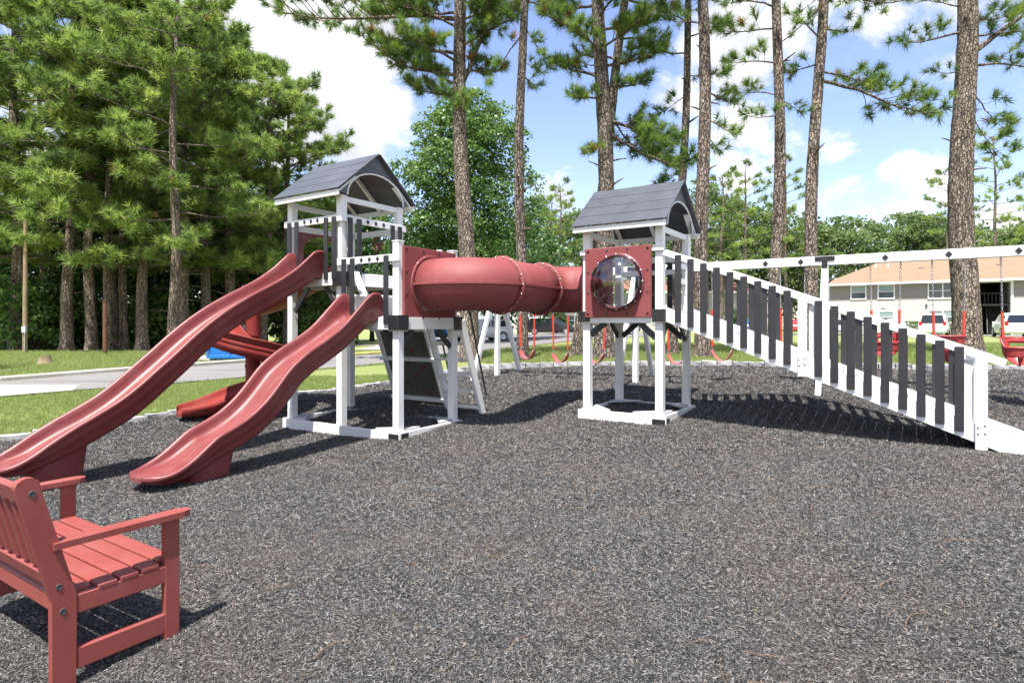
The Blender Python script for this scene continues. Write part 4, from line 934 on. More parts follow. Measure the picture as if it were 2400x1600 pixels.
# board fence and grey house at the far left
FN = tag(empty('board_fence', (-33.2, 33.6, 0), math.radians(18)), 'yellow wooden board fence at the edge of the woods', 'fence')
fz = tz(-30, 34)
for k in range(40): bx(FN, 'board', M['fence_wood'], (.16 * k, 0, fz + .60 + .012 * random.Random(k).random()), (.145, .022, 1.25), .004)
for z in (.25, 1.0): bx(FN, 'fence_rail', M['fence_wood'], (3.1, .04, fz + z), (6.3, .04, .09))
bx(FN, 'cap_rail', M['fence_wood'], (3.1, -.01, fz + 1.255), (6.35, .10, .04))
def gable_house(name, label, loc, rz, Lx, Ly, eave, ridge, wall, roofm):
    H_ = tag(empty(name, loc, rz), label, 'house'); bx(H_, 'wall', M[wall], (0, 0, eave / 2), (Lx, Ly, eave), .01)
    R = Matrix(((0, 0, 1, 0), (1, 0, 0, 0), (0, 1, 0, 0), (0, 0, 0, 1))); MB().prism([(-Ly / 2, eave), (Ly / 2, eave), (0, ridge)], -Lx / 2, Lx / 2, R).build('gable_wall', M[wall], H_)
    for sg in (-1, 1): MB().beam((0, 0, ridge + .06), (0, sg * (Ly / 2 + .4), eave - .10), Lx + .6, .10, (0, 0, 1)).build('roof_slope', M[roofm], H_)
    for xx in (-Lx / 4, Lx / 4):
        w_ = MB().box((xx, -Ly / 2 - .02, 1.6), (1.1, .06, 1.3), .01).build('window', M['trim_white'], H_); MB().box((xx, -Ly / 2 - .055, 1.6), (.9, .02, 1.1), .005).build('pane', M['window_glass'], w_)
    return H_
gable_house('grey_house', 'grey roofed house half hidden by trees at the picture edge', (-37.5, 40.5, tz(-30, 40)), math.radians(25), 7, 6, 1.9, 3.0, 'siding_blue', 'shingle_grey')
# ------------------------------------------------------------------ apartment buildings
def lap(par, x0, x1, z0, z1, y, mat, pitch=.13):
    m = MB(); n = max(1, round((z1 - z0) / pitch)); h = (z1 - z0) / n
    for k in range(n):
        a_, b_ = z0 + k * h, z0 + (k + 1) * h
        m.add([(x0, y - .022, a_), (x1, y - .022, a_), (x1, y - .004, b_), (x0, y - .004, b_), (x0, y, a_), (x1, y, a_)], [(0, 1, 2, 3), (1, 0, 4, 5)])
    return m.build('lap_siding', M[mat], par, kind='stuff')
def window(par, xc, z0, z1, w, y, blind=True, double=False):
    w_ = MB(); t_ = .12
    for c, s in (((xc, z1 - t_ / 2), (w, t_)), ((xc, z0 + t_ / 2), (w, t_)), ((xc - w / 2 + t_ / 2, (z0 + z1) / 2), (t_, z1 - z0 - 2 * t_)), ((xc + w / 2 - t_ / 2, (z0 + z1) / 2), (t_, z1 - z0 - 2 * t_))): w_.box((c[0], y - .035, c[1]), (s[0], .07, s[1]), .008)
    w_.box((xc, y - .03, (z0 + z1) / 2), (w - 2 * t_, .05, .06), .005)
    if double: w_.box((xc, y - .034, (z0 + z1) / 2), (.10, .06, z1 - z0 - 2 * t_), .005)
    o = w_.build('window', M['trim_white'], par); zm = (z0 + z1) / 2
    MB().box((xc, y - .012, (zm + z1) / 2), (w - 2 * t_ - .01, .012, z1 - zm - t_), .002).build('pane', M['blind'] if blind else M['window_glass'], o)
    MB().box((xc, y - .010, (zm + z0) / 2), (w - 2 * t_ - .01, .012, zm - z0 - t_), .002).build('pane', M['window_glass'], o)
    return o
def hip_roof(par, x0, x1, y0, y1, ze, zr, mat, ov=.5, hip0=True, hip1=True):
    xa, xb, ya, yb = x0 - ov, x1 + ov, y0 - ov, y1 + ov; ym = (ya + yb) / 2; r = (yb - ya) / 2; ra = xa + (r if hip0 else 0); rb = xb - (r if hip1 else 0)
    V = [(xa, ya, ze), (xb, ya, ze), (xb, yb, ze), (xa, yb, ze), (ra, ym, zr), (rb, ym, zr)]; o = .12
    m = MB(); m.add(V, [(0, 1, 5, 4), (1, 2, 5), (2, 3, 4, 5), (3, 0, 4)]); rf = m.build('roof', M[mat], par)
    MB().box(((xa + xb) / 2, ya - .02, ze - .10), (xb - xa + .1, .10, .20), .02).build('gutter', M['trim_white'], rf); MB().box(((xa + xb) / 2, (ya + yb) / 2, ze - .05), (xb - xa, yb - ya, .09), .01).build('soffit', M['trim_white'], rf)
    return rf
def apartment(name, label, loc, rz, Lx, Ly, ez, rzh, roofm, gaps, wins, upper='siding_taupe', lower='siding_white', split=3.4, hip0=True, hip1=True):
    B_ = tag(empty(name, loc, rz), label, 'building'); xs = [0]
    for a_, b_ in gaps: xs += [a_, b_]
    xs.append(Lx)
    for i in range(0, len(xs), 2):
        a_, b_ = xs[i], xs[i + 1]; MB().box(((a_ + b_) / 2, Ly / 2 + .02, ez / 2 - .5), (b_ - a_, Ly, ez + 1), .01).build('wall', M[lower], B_)
        lap(B_, a_, b_, -.1, split, 0, lower); lap(B_, a_, b_, split + .0, ez - .05, 0, upper)
        for xx in (a_ + .06, b_ - .06): bx(B_, 'corner_trim', M['trim_white'], (xx, -.022, ez / 2 - .1), (.12, .05, ez + .1), .008)
    for a_, b_ in gaps:
        xm = (a_ + b_) / 2; w = b_ - a_
        bx(B_, 'passage_back', M['interior_dark'], (xm, Ly - .5, ez / 2), (w, .1, ez)); bx(B_, 'landing', M['stair_steel'], (xm, 2.3, split - .6), (w, 3.4, .18)); bx(B_, 'lintel', M['trim_white'], (xm, .10, ez - .14), (w, .22, .26)); bx(B_, 'ceiling_panel', M['siding_taupe'], (xm, Ly / 2, ez - .05), (w, Ly, .08))
        for k in range(13): bx(B_, 'stair_tread', M['stair_steel'], (a_ + w * .62, .5 + .26 * k * .55, .1 + k * .205), (w * .66, .26, .05), .004)
        MB().beam((a_ + w * .28, .45, .9), (a_ + w * .28, 2.3, 3.5), .05, .08).build('stair_rail', M['stair_steel'], B_); MB().beam((a_ + w * .28, .45, .1), (a_ + w * .28, 2.3, 2.7), .05, .25).build('stair_stringer', M['stair_steel'], B_)
        for k in range(8): bx(B_, 'railing_bar', M['stair_steel'], (a_ + .15 + (w - .3) * k / 7, .65, split - .02), (.03, .03, 1.0), .003)
        bx(B_, 'railing_top', M['stair_steel'], (xm, .65, split + .5), (w, .05, .05)); bx(B_, 'downspout', M['trim_white'], (b_ + .14, -.06, ez / 2), (.10, .08, ez), .02)
    for (xc, z0, z1, w, bl, db) in wins: window(B_, xc, z0, z1, w, -.022, bl, db)
    hip_roof(B_, 0, Lx, 0, Ly, ez + .02, rzh, roofm, .55, hip0, hip1); return B_
zR = tz(33, 64)
W2 = [(2.82, 3.50, 5.02, 1.45, True, False), (5.25, 3.50, 5.02, 1.5, True, False), (9.9, 3.42, 5.05, 2.4, False, True), (2.9, 1.0, 2.35, 1.35, True, False), (5.25, 1.0, 2.35, 1.4, True, False), (9.9, .95, 2.4, 2.4, True, True), (19.5, 3.5, 5.0, 1.5, True, False), (19.5, 1.0, 2.35, 1.5, True, False), (23, 3.5, 5.0, 1.5, True, False)]
AR = apartment('apartment_building', 'two-storey cream apartment block with tan hip roof and open stairwell', (33.3, 64.0, zR), -TH, 30, 11, 5.15, 8.15, 'shingle_tan', [(12.7, 15.0)], W2)
for xx in (8.2, 14.4): MB().box((xx, 2.6, 6.62), (.5, .35, .22), .02).build('roof_vent', M['shingle_grey'], AR)
for xx in (4.2, 5.3): bx(AR, 'vent_pipe', M['trim_white'], (xx, 3.2, 7.1), (.12, .12, .5))
bx(AR, 'utility_vent', M['trim_white'], (5.0, -.05, 2.72), (.35, .08, .16)); bx(AR, 'wall_lamp', M['stair_steel'], (8.6, -.06, 2.8), (.16, .12, .25))
W3 = [(x_, z0, z1, 1.4, True, False) for x_ in (2.2, 6.5, 10.5, 14.5, 18) for z0, z1 in ((1.0, 2.35), (3.5, 5.0))]
apartment('apartment_building', 'cream apartment block with brown roof seen through the ramp balusters', (12.6, 80, tz(12, 80)), 0.0, 20.5, 10, 5.25, 7.7, 'shingle_brown', [], W3, 'siding_white')
W4 = [(x_, z0, z1, 1.5, bl, False) for x_, bl in ((1.6, True), (5.2, False), (10.6, False), (13.2, True)) for z0, z1 in ((.9, 2.3), (3.5, 4.9))]
A4 = apartment('apartment_building', 'pale grey apartment block behind the dark minivan', (-3.9, 71.5, tz(0, 70)), 0.02, 15.2, 10, 4.9, 7.0, 'shingle_brown', [], W4, 'siding_white', 'siding_white')
bx(A4, 'door', M['trim_white'], (3.6, -.06, 1.05), (1.0, .06, 2.1)); bx(A4, 'garage_panel', M['siding_blue'], (.0, -.05, 1.2), (1.8, .06, 2.6))

# ------------------------------------------------------------------ cars
def car(name, label, loc, rz, L, W_, H_, kind, paint, dress=None):
    C_ = tag(empty(name, loc, rz), label, 'car'); hw = W_ / 2
    if kind == 'van': st = [(-.5, .30, .52, .55, .55, .90), (-.495, .24, 1.0, 1.02, .82, .94), (-.47, .22, 1.08, 1.70, .80, .98), (-.40, .20, 1.06, 1.755, .83, 1.0), (-.10, .20, 1.02, 1.77, .84, 1.0), (.08, .20, 1.0, 1.72, .82, 1.0), (.22, .20, .99, 1.36, .80, 1.0), (.32, .20, .97, 1.03, .80, .99), (.43, .22, .86, .89, .76, .95), (.485, .26, .66, .68, .70, .88), (.5, .32, .56, .58, .60, .80)]
    elif kind == 'suv': st = [(-.5, .36, .62, .65, .60, .90), (-.492, .30, 1.02, 1.04, .80, .95), (-.455, .26, 1.12, 1.58, .76, .98), (-.38, .25, 1.10, 1.69, .78, 1.0), (-.08, .25, 1.06, 1.72, .80, 1.0), (.06, .25, 1.04, 1.64, .78, 1.0), (.19, .25, 1.03, 1.09, .80, 1.0), (.40, .26, .98, 1.01, .80, .97), (.48, .30, .80, .83, .72, .88), (.5, .36, .62, .64, .62, .80)]
    else: st = [(-.5, .32, .60, .62, .60, .86), (-.49, .26, .92, .94, .78, .93), (-.36, .22, .98, 1.02, .80, .97), (-.22, .20, .96, 1.40, .70, 1.0), (-.05, .20, .94, 1.46, .70, 1.0), (.06, .20, .93, 1.38, .70, 1.0), (.20, .20, .92, .97, .78, 1.0), (.40, .22, .82, .86, .76, .95), (.48, .26, .66, .69, .70, .86), (.5, .32, .54, .56, .60, .78)]
    ref = max(s[3] for s in st); k_ = H_ / ref; rows = []
    def sec(s):
        x, zb, zl, zt, wt, w = s; x *= L; zb, zl, zt = zb * k_, zl * k_, zt * k_; w *= hw; wt *= hw
        hp = [(0, zb), (w * .86, zb), (w * .97, zb + .10), (w, (zb + zl) / 2), (w * .975, zl), (wt + (w * .975 - wt) * .15, zl + (zt - zl) * .86), (wt * .86, zt), (0, zt + .015)]
        return [Vector((x, -p[0], p[1])) for p in hp] + [Vector((x, p[0], p[1])) for p in hp[-2:0:-1]]
    rows = [sec(s) for s in st]; m = MB(); m.grid(rows, closed_v=True); n = len(rows[0]); m.add(rows[0], [tuple(range(n))]); m.add(rows[-1], [tuple(range(n))[::-1]]); body = m.build('body', M[paint], C_)
    gi = [i for i, s in enumerate(st) if s[3] - s[2] > .28]
    def side_pt(s, f, sg, o=.012):
        q = sec(s); lo, hi = (q[4], q[5]); p = lo + (hi - lo) * f; return Vector((p.x, sg * (abs(p.y) + o), p.z))
    for sg in (-1, 1):
        for a_, b_ in zip(gi[:-1], gi[1:]):
            s0, s1 = st[a_], st[b_]; g0 = tuple(x + (y_ - x) * .05 for x, y_ in zip(s0, s1)); g1 = tuple(x + (y_ - x) * .95 for x, y_ in zip(s0, s1))
            v = [side_pt(g0, .08, sg), side_pt(g1, .08, sg), side_pt(g1, .93, sg), side_pt(g0, .93, sg)]; MB().add(v, [(0, 1, 2, 3) if sg < 0 else (3, 2, 1, 0)]).build('side_window', M['car_glass'], C_)
    def cross(i, j, name):
        a_, b_ = sec(st[i]), sec(st[j]); ins = .90; o = Vector((-.012 if i == 0 or st[i][0] < 0 else .012, 0, .012))
        lo, hi = (a_[4], b_[6]); lo2, hi2 = (a_[-4], b_[-6])
        v = [Vector((lo.x, lo.y * ins, lo.z)) + o, Vector((lo.x, -lo.y * ins, lo.z)) + o, Vector((hi.x, -hi.y * .98, hi.z - .02)) + o, Vector((hi.x, hi.y * .98, hi.z - .02)) + o]
        MB().add(v, [(0, 1, 2, 3)]).build(name, M['car_glass'], C_)
    if kind in ('van', 'suv'): cross(1, 2, 'rear_window'); cross(gi[-1] + 1 if kind == 'van' else gi[-1] + 1, gi[-1], 'windscreen')
    else: cross(2, 3, 'rear_window'); cross(6, 5, 'windscreen')
    wr = .33 if kind != 'suv' else .36
    for sx in (-.30, .315):
        for sg in (-1, 1):
            R = Matrix.Translation((sx * L, sg * (hw - .10), wr)) @ Matrix.Rotation(-sg * math.pi / 2, 4, 'X')
            wl_ = MB(); wl_.lathe([(0, -.10), (wr * .9, -.10), (wr, -.07), (wr, .07), (wr * .93, .105), (wr * .68, .105)], 24, R); o = wl_.build('wheel', M['tyre'], C_)
            rm = MB(); rm.lathe([(0, .10), (wr * .15, .108), (wr * .2, .085), (wr * .55, .09), (wr * .68, .107)], 10, R, False); rm.build('rim', M['rim_alloy'], o)
    rear = sec(st[1]); fr = sec(st[-3])
    for sg in (-1, 1):
        zt = (.98 if kind != 'sedan' else .80) * k_; bx(C_, 'tail_lamp', M['tail_lamp'], (-.488 * L, sg * hw * .80, zt), (.10, hw * .22, .34 if kind != 'sedan' else .16), .02); bx(C_, 'headlamp', M['head_lamp'], (.462 * L, sg * hw * .70, .68 * k_), (.16, hw * .34, .13), .03)
        bx(C_, 'mirror', M[paint], (.12 * L, sg * (hw + .08), 1.05 * k_), (.10, .16, .12), .03)
    bx(C_, 'rear_bumper', M[paint], (-.492 * L, 0, .46), (.14, W_ * .86, .20), .05); bx(C_, 'number_plate', M['trim_white'], (-.5 * L - .012, 0, .78 * k_), (.02, .32, .14), .004); bx(C_, 'front_bumper', M[paint], (.478 * L, 0, .42), (.14, W_ * .76, .18), .05)
    return C_
def at(px, py, d): return ((px - 1200) / 1422 * d, d)
def put(px, d): x = (px - 1200) / 1422 * d; return (x, d, tz(x, d) + .03)
car('minivan', 'black minivan parked broadside behind the swings', put(1289, 60), math.radians(-4), 5.0, 1.98, 1.76, 'van', 'paint_black')
car('parked_car', 'white hatchback half hidden by the pine trunk near the A-frame', put(1127, 44), math.radians(-150), 4.5, 1.85, 1.6, 'suv', 'paint_white')
car('parked_car', 'dark blue sedan glimpsed through the ladder', put(1022, 52), math.radians(12), 4.6, 1.8, 1.45, 'sedan', 'paint_blue')
car('minivan', 'white minivan parked rear-on before the apartment block', put(2190, 51), math.radians(52), 5.0, 2.0, 1.78, 'van', 'paint_white')
car('parked_car', 'white suv parked at the picture edge beyond the bucket swings', put(2376, 43), math.radians(60), 4.8, 1.95, 1.72, 'suv', 'paint_white')
car('parked_car', 'silver sedan parked between hedge and baluster ramp', put(2098, 55.5), math.radians(56), 4.7, 1.82, 1.45, 'sedan', 'paint_silver')
car('parked_car', 'silver hatchback with red tail lamps behind the mid ramp post', put(1962, 57), math.radians(75), 4.4, 1.8, 1.5, 'suv', 'paint_silver')
car('parked_car', 'blue sedan seen between the upper ramp balusters', put(1748, 66), math.radians(70), 4.6, 1.8, 1.45, 'sedan', 'paint_blue')
car('parked_car', 'red sedan seen beside the mid ramp post', put(1868, 63), math.radians(72), 4.6, 1.8, 1.45, 'sedan', 'paint_red')
car('parked_car', 'black sedan seen under the lower tower deck', put(1440, 58), math.radians(185), 4.6, 1.8, 1.45, 'sedan', 'paint_black')
# ------------------------------------------------------------------ trees
def unit(v): return v / np.maximum(np.linalg.norm(v, axis=-1, keepdims=True), 1e-9)
def needle_mesh(name, tips, dirs, rng, per, length, width, mat, spread=.75, brown=.02, grp=4):
    tips = np.asarray(tips, float); dirs = unit(np.asarray(dirs, float)); n = len(tips)
    rnd = unit(rng.normal(size=(n, per, 3))); d = unit(dirs[:, None] * rng.uniform(.35, 1.25, (n, per, 1)) + rnd * spread); L = length * rng.uniform(.65, 1.15, (n, per, 1)) * rng.uniform(.8, 1.15, (n, 1, 1))
    base = tips[:, None] - dirs[:, None] * (length * .55) * rng.uniform(0, 1, (n, per, 1)); end = base + d * L; end[..., 2] -= .10 * L[..., 0]
    sd_ = unit(np.cross(d, rng.normal(size=(n, per, 3)))) * (width / 2)
    v = np.stack([base - sd_, base + sd_, end], 2).reshape(-1, 3); f = np.arange(len(v)).reshape(-1, 3)
    cl = np.repeat(rng.normal(.5, .22, n // grp + 1), grp)[:n].reshape(n, 1, 1)
    tint = np.clip(cl + rng.normal(0, .10, (n, 1, 1)) + rng.normal(0, .08, (n, per, 1)), 0, .94); tint = np.where(rng.random((n, 1, 1)) < brown, 1.0, tint); tint = np.broadcast_to(tint, (n, per, 3)).reshape(-1)
    return np_mesh(name, v, f, mat, tint)
class Wood:
    def __init__(s): s.m = MB(); s.tips = []; s.dirs = []
    def limb(s, rng, p0, vec, r0, droop=.25, twigs=9, tuft_gap=.22, twig_len=.42, bare=.3, sub=True, nseg=9, clump=0):
        L = float(np.linalg.norm(vec)); d = np.array(vec, float) / L; p = np.array(p0, float); pts = [p.copy()]; ds = [d.copy()]; bend = rng.normal(0, .06, 3)
        for k in range(nseg):
            f = (k + 1) / nseg; dd = d.copy(); dd[2] += droop * (-.55 * math.sin(f * 3.0) + .9 * max(0, f - .55)); dd += bend * math.sin(f * 5) + rng.normal(0, .07, 3); dd = dd / np.linalg.norm(dd)
            p = p + dd * L / nseg; pts.append(p.copy()); ds.append(dd)
        rad = [max(.006, r0 * (1 - .85 * k / nseg)) for k in range(nseg + 1)]; s.m.tube([tuple(q) for q in pts], rad, 6 if r0 > .03 else 4, False)
        pts = np.array(pts)
        for j in range(twigs):
            f = bare + (1 - bare) * (j + rng.random() * .8) / twigs; x = f * nseg; i = min(int(x), nseg - 1); b = pts[i] + (pts[i + 1] - pts[i]) * (x - i); t_ = ds[i + 1]
            side = np.cross(t_, [0, 0, 1]); side /= (np.linalg.norm(side) + 1e-9); sg = 1 if j % 2 else -1; a_ = rng.uniform(.55, 1.1)
            td = t_ * math.cos(a_) + side * sg * math.sin(a_) + np.array([0, 0, rng.uniform(-.18, .38)]); td /= np.linalg.norm(td)
            tl = twig_len * L * (1.05 - .55 * f) * rng.uniform(.6, 1.2); tl = max(tl, .3); q = [b]; dd = td.copy(); m_ = 4
            for k in range(m_): dd = dd + np.array([0, 0, .16]) + rng.normal(0, .10, 3); dd /= np.linalg.norm(dd); q.append(q[-1] + dd * tl / m_)
            s.m.tube([tuple(z_) for z_ in q], [max(.004, r0 * .28 * (1 - .8 * k / m_)) for k in range(m_ + 1)], 3, False)
            if clump:
                for k in range(clump):
                    off = rng.normal(0, 1, 3); off /= np.linalg.norm(off); off[2] *= .6; c = q[-1] + off * rng.uniform(.05, .42) - dd * rng.uniform(0, .25) * (k % 2); s.tips.append(c); s.dirs.append(dd * .5 + off * .7 + np.array([0, 0, .35]))
                continue
            nt = max(1, int(tl / tuft_gap))
            for k in range(nt):
                g = 1 - .62 * (k / max(1, nt)) ; y_ = g * m_; ii_ = min(int(y_), m_ - 1); c = q[ii_] + (q[ii_ + 1] - q[ii_]) * (y_ - ii_); dr = (q[ii_ + 1] - q[ii_]); dr /= np.linalg.norm(dr)
                if k and sub:
                    e = dr + rng.normal(0, .7, 3); e[2] += .25; e /= np.linalg.norm(e); c2 = c + e * rng.uniform(.10, .24); s.m.tube([tuple(c), tuple(c2)], .005, 3, False); c, dr = c2, e
                s.tips.append(c); s.dirs.append(dr + np.array([0, 0, .25]))
        s.tips.append(pts[-1]); s.dirs.append(ds[-1])
def trunk_mb(H_, r0, lean, rng, n=18, flare=.45, taper=.55, wob=.05, step=.3):
    m = int(H_ / step); rows = []; ph = rng.uniform(0, 6, 6); ctr = []
    for i in range(m + 1):
        z = H_ * i / m - .15; f = i / m; cx = lean[0] * (z / 10.0) + wob * math.sin(z * .55 + ph[0]) * min(1, z / 3 if z > 0 else 0); cy = lean[1] * (z / 10.0) + wob * math.sin(z * .47 + ph[1]) * min(1, max(0, z / 3)); r = r0 * (1 - taper * f) * (1 + flare * math.exp(-max(0, z) / .28)) + .004
        row = []
        for k in range(n):
            a_ = 2 * math.pi * k / n; rr = r * (1 + .035 * math.sin(3 * a_ + ph[2] + z * .3) + .03 * math.sin(7 * a_ + ph[3] - z * .5) + rng.normal(0, .022)); rr *= 1 + flare * .35 * math.exp(-max(0, z) / .25) * max(0, math.sin(4 * a_ + ph[4])); row.append((cx + rr * math.cos(a_), cy + rr * math.sin(a_), z))
        rows.append(row); ctr.append((cx, cy, z, r))
    mb = MB(); mb.grid(rows, closed_v=True); return mb, np.array(ctr)
def ctr_at(ctr, z): return np.array([np.interp(z, ctr[:, 2], ctr[:, 0]), np.interp(z, ctr[:, 2], ctr[:, 1]), z]), float(np.interp(z, ctr[:, 2], ctr[:, 3]))

# --- tall pines standing just behind the swings
def near_pine(px, d, r0, px_top, limbs, label, seed, H_=16.5, top_from=11.4, mat='pine_bark', ntop=15, yl=0.0, dn=1.25):
    rng = np.random.default_rng(seed); x = (px - 1200) / 1422 * d; z0 = tz(x, d)
    T = tag(empty('pine_tree', (x, d, z0)), label, 'tree', 'tall pines behind the swings')
    lean = (((px_top - px) / 1422 * d) * 10 / (1.5 + 760 * d / 1422 - z0), yl); mb, ctr = trunk_mb(H_, r0, lean, rng, wob=.085); mb.build('trunk', M[mat], T)
    w = Wood()
    for (z, dx, dy, dz, rl, dr, tw) in limbs:
        p, r = ctr_at(ctr, z - z0); w.limb(rng, p, (dx, dy, dz), rl, dr, int(tw * dn), .18, .40, .22)
    for k in range(ntop):
        z = top_from + (H_ - .6 - top_from) * (k + rng.random()) / ntop - z0; z = min(z, H_ - .4); p, r = ctr_at(ctr, z); a_ = k * 2.4 + rng.random(); L = rng.uniform(1.6, 3.0) * (1.1 - .5 * k / ntop); w.limb(rng, p, (L * math.cos(a_), L * math.sin(a_), rng.uniform(.1, .8)), .045, .3, 10, .24, .38, .2)
    for k in range(6):       # broken stubs
        z = rng.uniform(2.2, 8.5); p, r = ctr_at(ctr, z); a_ = rng.uniform(0, 6.28); L = rng.uniform(.12, .45); dd = np.array([math.cos(a_), math.sin(a_), rng.uniform(-.1, .5)]); w.m.tube([tuple(p), tuple(p + dd * (r + L * .5)), tuple(p + dd * (r + L) + np.array([0, 0, -.03]))], [.035, .022, .012], 5)
    w.m.build('branches', M[mat], T)
    o = bpy.data.objects.new('needles', needle_mesh('needles', w.tips, w.dirs, rng, 50, .29, .0150, M['needles_near'], .8, .03)); link(o); o.parent = T; return T
near_pine(1102, 18.6, .275, 1074, [(8.5, -1.5, -.4, .5, .05, .5, 9), (8.7, .95, -.1, 2.3, .10, .0, 9), (8.8, -1.0, .6, 1.0, .04, .4, 9), (9.1, -2.2, -.5, .7, .06, .5, 13), (9.3, 1.3, .5, .5, .045, .5, 9), (9.5, -1.4, -1.1, .5, .05, .4, 11), (9.8, -2.9, .4, .8, .06, .4, 14), (10.0, 1.6, -.6, .9, .05, .4, 11), (10.9, -5.3, -.5, .25, .075, .25, 14), (10.5, 1.1, -.9, .8, .05, .3, 11), (10.6, -1.9, -1.0, .6, .05, .3, 13), (10.9, 2.0, .2, .6, .05, .3, 12), (11.1, -2.6, .7, .5, .05, .3, 14), (7.8, .25, -.5, .5, .02, .3, 4), (8.2, -.5, -.5, .4, .02, .3, 5)],
          'tall forked pine with low foliage in front of the broadleaf tree', 11, mat='pine_bark_warm', dn=2.7)
near_pine(1222, 17.8, .165, 1224, [(10.2, .75, -.3, -1.3, .028, .3, 8), (10.0, -1.1, -.2, -1.5, .03, .2, 4), (9.2, .5, -.2, -.35, .02, .3, 6), (10.9, 1.1, .4, .1, .03, .4, 9), (8.8, .45, .2, -.25, .018, .3, 5)], 'slender straight pine trunk right of the forked pine', 12, top_from=11.6, ntop=12)
near_pine(1352, 19.0, .19, 1470, [(9.8, -1.2, .3, .5, .04, .4, 9), (10.4, 1.5, .4, .5, .04, .4, 9)], 'leaning pine half hidden behind the lower tower', 13, mat='pine_bark', ntop=12)
near_pine(1418, 17.5, .265, 1408, [(8.0, -.9, -.4, .1, .04, .5, 9), (8.3, 1.2, -.5, .2, .04, .5, 10), (8.6, -1.3, .3, .7, .05, .4, 11), (8.9, 1.7, -.2, .5, .05, .4, 12), (9.2, -.8, -1.0, .6, .045, .4, 10), (9.4, 1.0, -1.0, .7, .045, .4, 11), (9.8, -1.6, -.4, .7, .05, .4, 12), (10.0, 1.8, .3, .7, .05, .4, 12), (10.3, .4, -1.4, .5, .045, .4, 11), (10.7, -1.5, .6, .5, .05, .4, 12), (10.9, 1.6, -.6, .5, .05, .4, 12), (7.4, 2.1, .4, -.35, .055, .5, 13), (7.0, 2.4, -.4, -.8, .05, .4, 13), (7.6, 1.5, .9, -.9, .04, .4, 10), (6.6, -.5, -.3, -.2, .02, .3, 6)], 'thick pine rising behind the lower tower roof', 14, dn=2.4)
near_pine(1576, 18.2, .14, 1616, [(9.6, -1.2, .3, .5, .03, .4, 9), (10.1, 1.0, -.3, .4, .03, .4, 9), (10.5, -1.0, -.7, .4, .03, .4, 9), (8.4, -.9, .2, -.5, .022, .3, 7), (7.2, -1.0, .1, -.5, .022, .3, 8), (6.2, -.8, -.2, -.5, .02, .3, 8), (9.0, .7, .2, .1, .02, .3, 6)], 'thin dark leaning pine beside the lower tower roof', 15, mat='pine_bark', dn=1.7)
near_pine(1648, 16.7, .20, 1644, [(7.9, .9, .2, -.1, .035, .5, 9), (7.2, .8, -.3, -.5, .03, .4, 8), (8.4, .55, -.2, .0, .025, .4, 6), (6.7, .55, .2, -.35, .025, .4, 6), (10.0, .6, .1, -.2, .02, .3, 5), (9.8, -.9, .4, .4, .03, .4, 8)], 'pale barked pine just right of the lower tower', 16, mat='pine_bark_warm')
near_pine(1816, 17.3, .175, 1824, [(9.9, -1.6, .2, .3, .03, .5, 9), (8.9, -1.5, -.3, .2, .028, .5, 8), (7.4, -1.2, -.2, .15, .025, .5, 6), (8.0, -1.4, .3, .5, .025, .4, 8), (9.4, .9, -.2, .9, .03, .2, 5), (10.5, -1.8, -.4, .3, .03, .4, 10), (7.9, .7, .1, -.3, .02, .3, 5)], 'left one of the two slim pines above the ramp', 17, mat='pine_bark_warm')
near_pine(1894, 17.2, .185, 1926, [(8.45, 3.3, -.4, -.75, .055, .55, 20), (8.7, 1.9, .5, .0, .035, .5, 11), (10.8, 2.4, -.2, -.1, .045, .4, 13), (9.6, -1.1, -.2, .7, .03, .1, 4), (8.9, -1.0, .3, .1, .03, .5, 8), (9.9, 1.3, .6, .5, .03, .4, 7)], 'right one of the two slim pines above the ramp', 18, mat='pine_bark_warm')
near_pine(2265, 17.8, .365, 2258, [(10.0, -2.2, -.3, -.2, .04, .4, 7), (8.9, -1.1, -.2, .1, .025, .4, 5), (9.3, 2.4, .0, 1.8, .11, .0, 7), (9.1, 2.3, -.3, .1, .04, .5, 12), (8.6, 1.6, .3, -1.2, .03, .4, 9), (9.9, 1.8, -.4, .3, .04, .5, 11), (10.4, 1.5, .3, .5, .04, .4, 10), (8.0, 1.4, .1, -1.5, .025, .4, 8), (10.7, -1.2, .2, .5, .03, .4, 6)], 'thickest pine trunk in front of the apartment block', 19, H_=17.5, mat='pine_bark_warm')

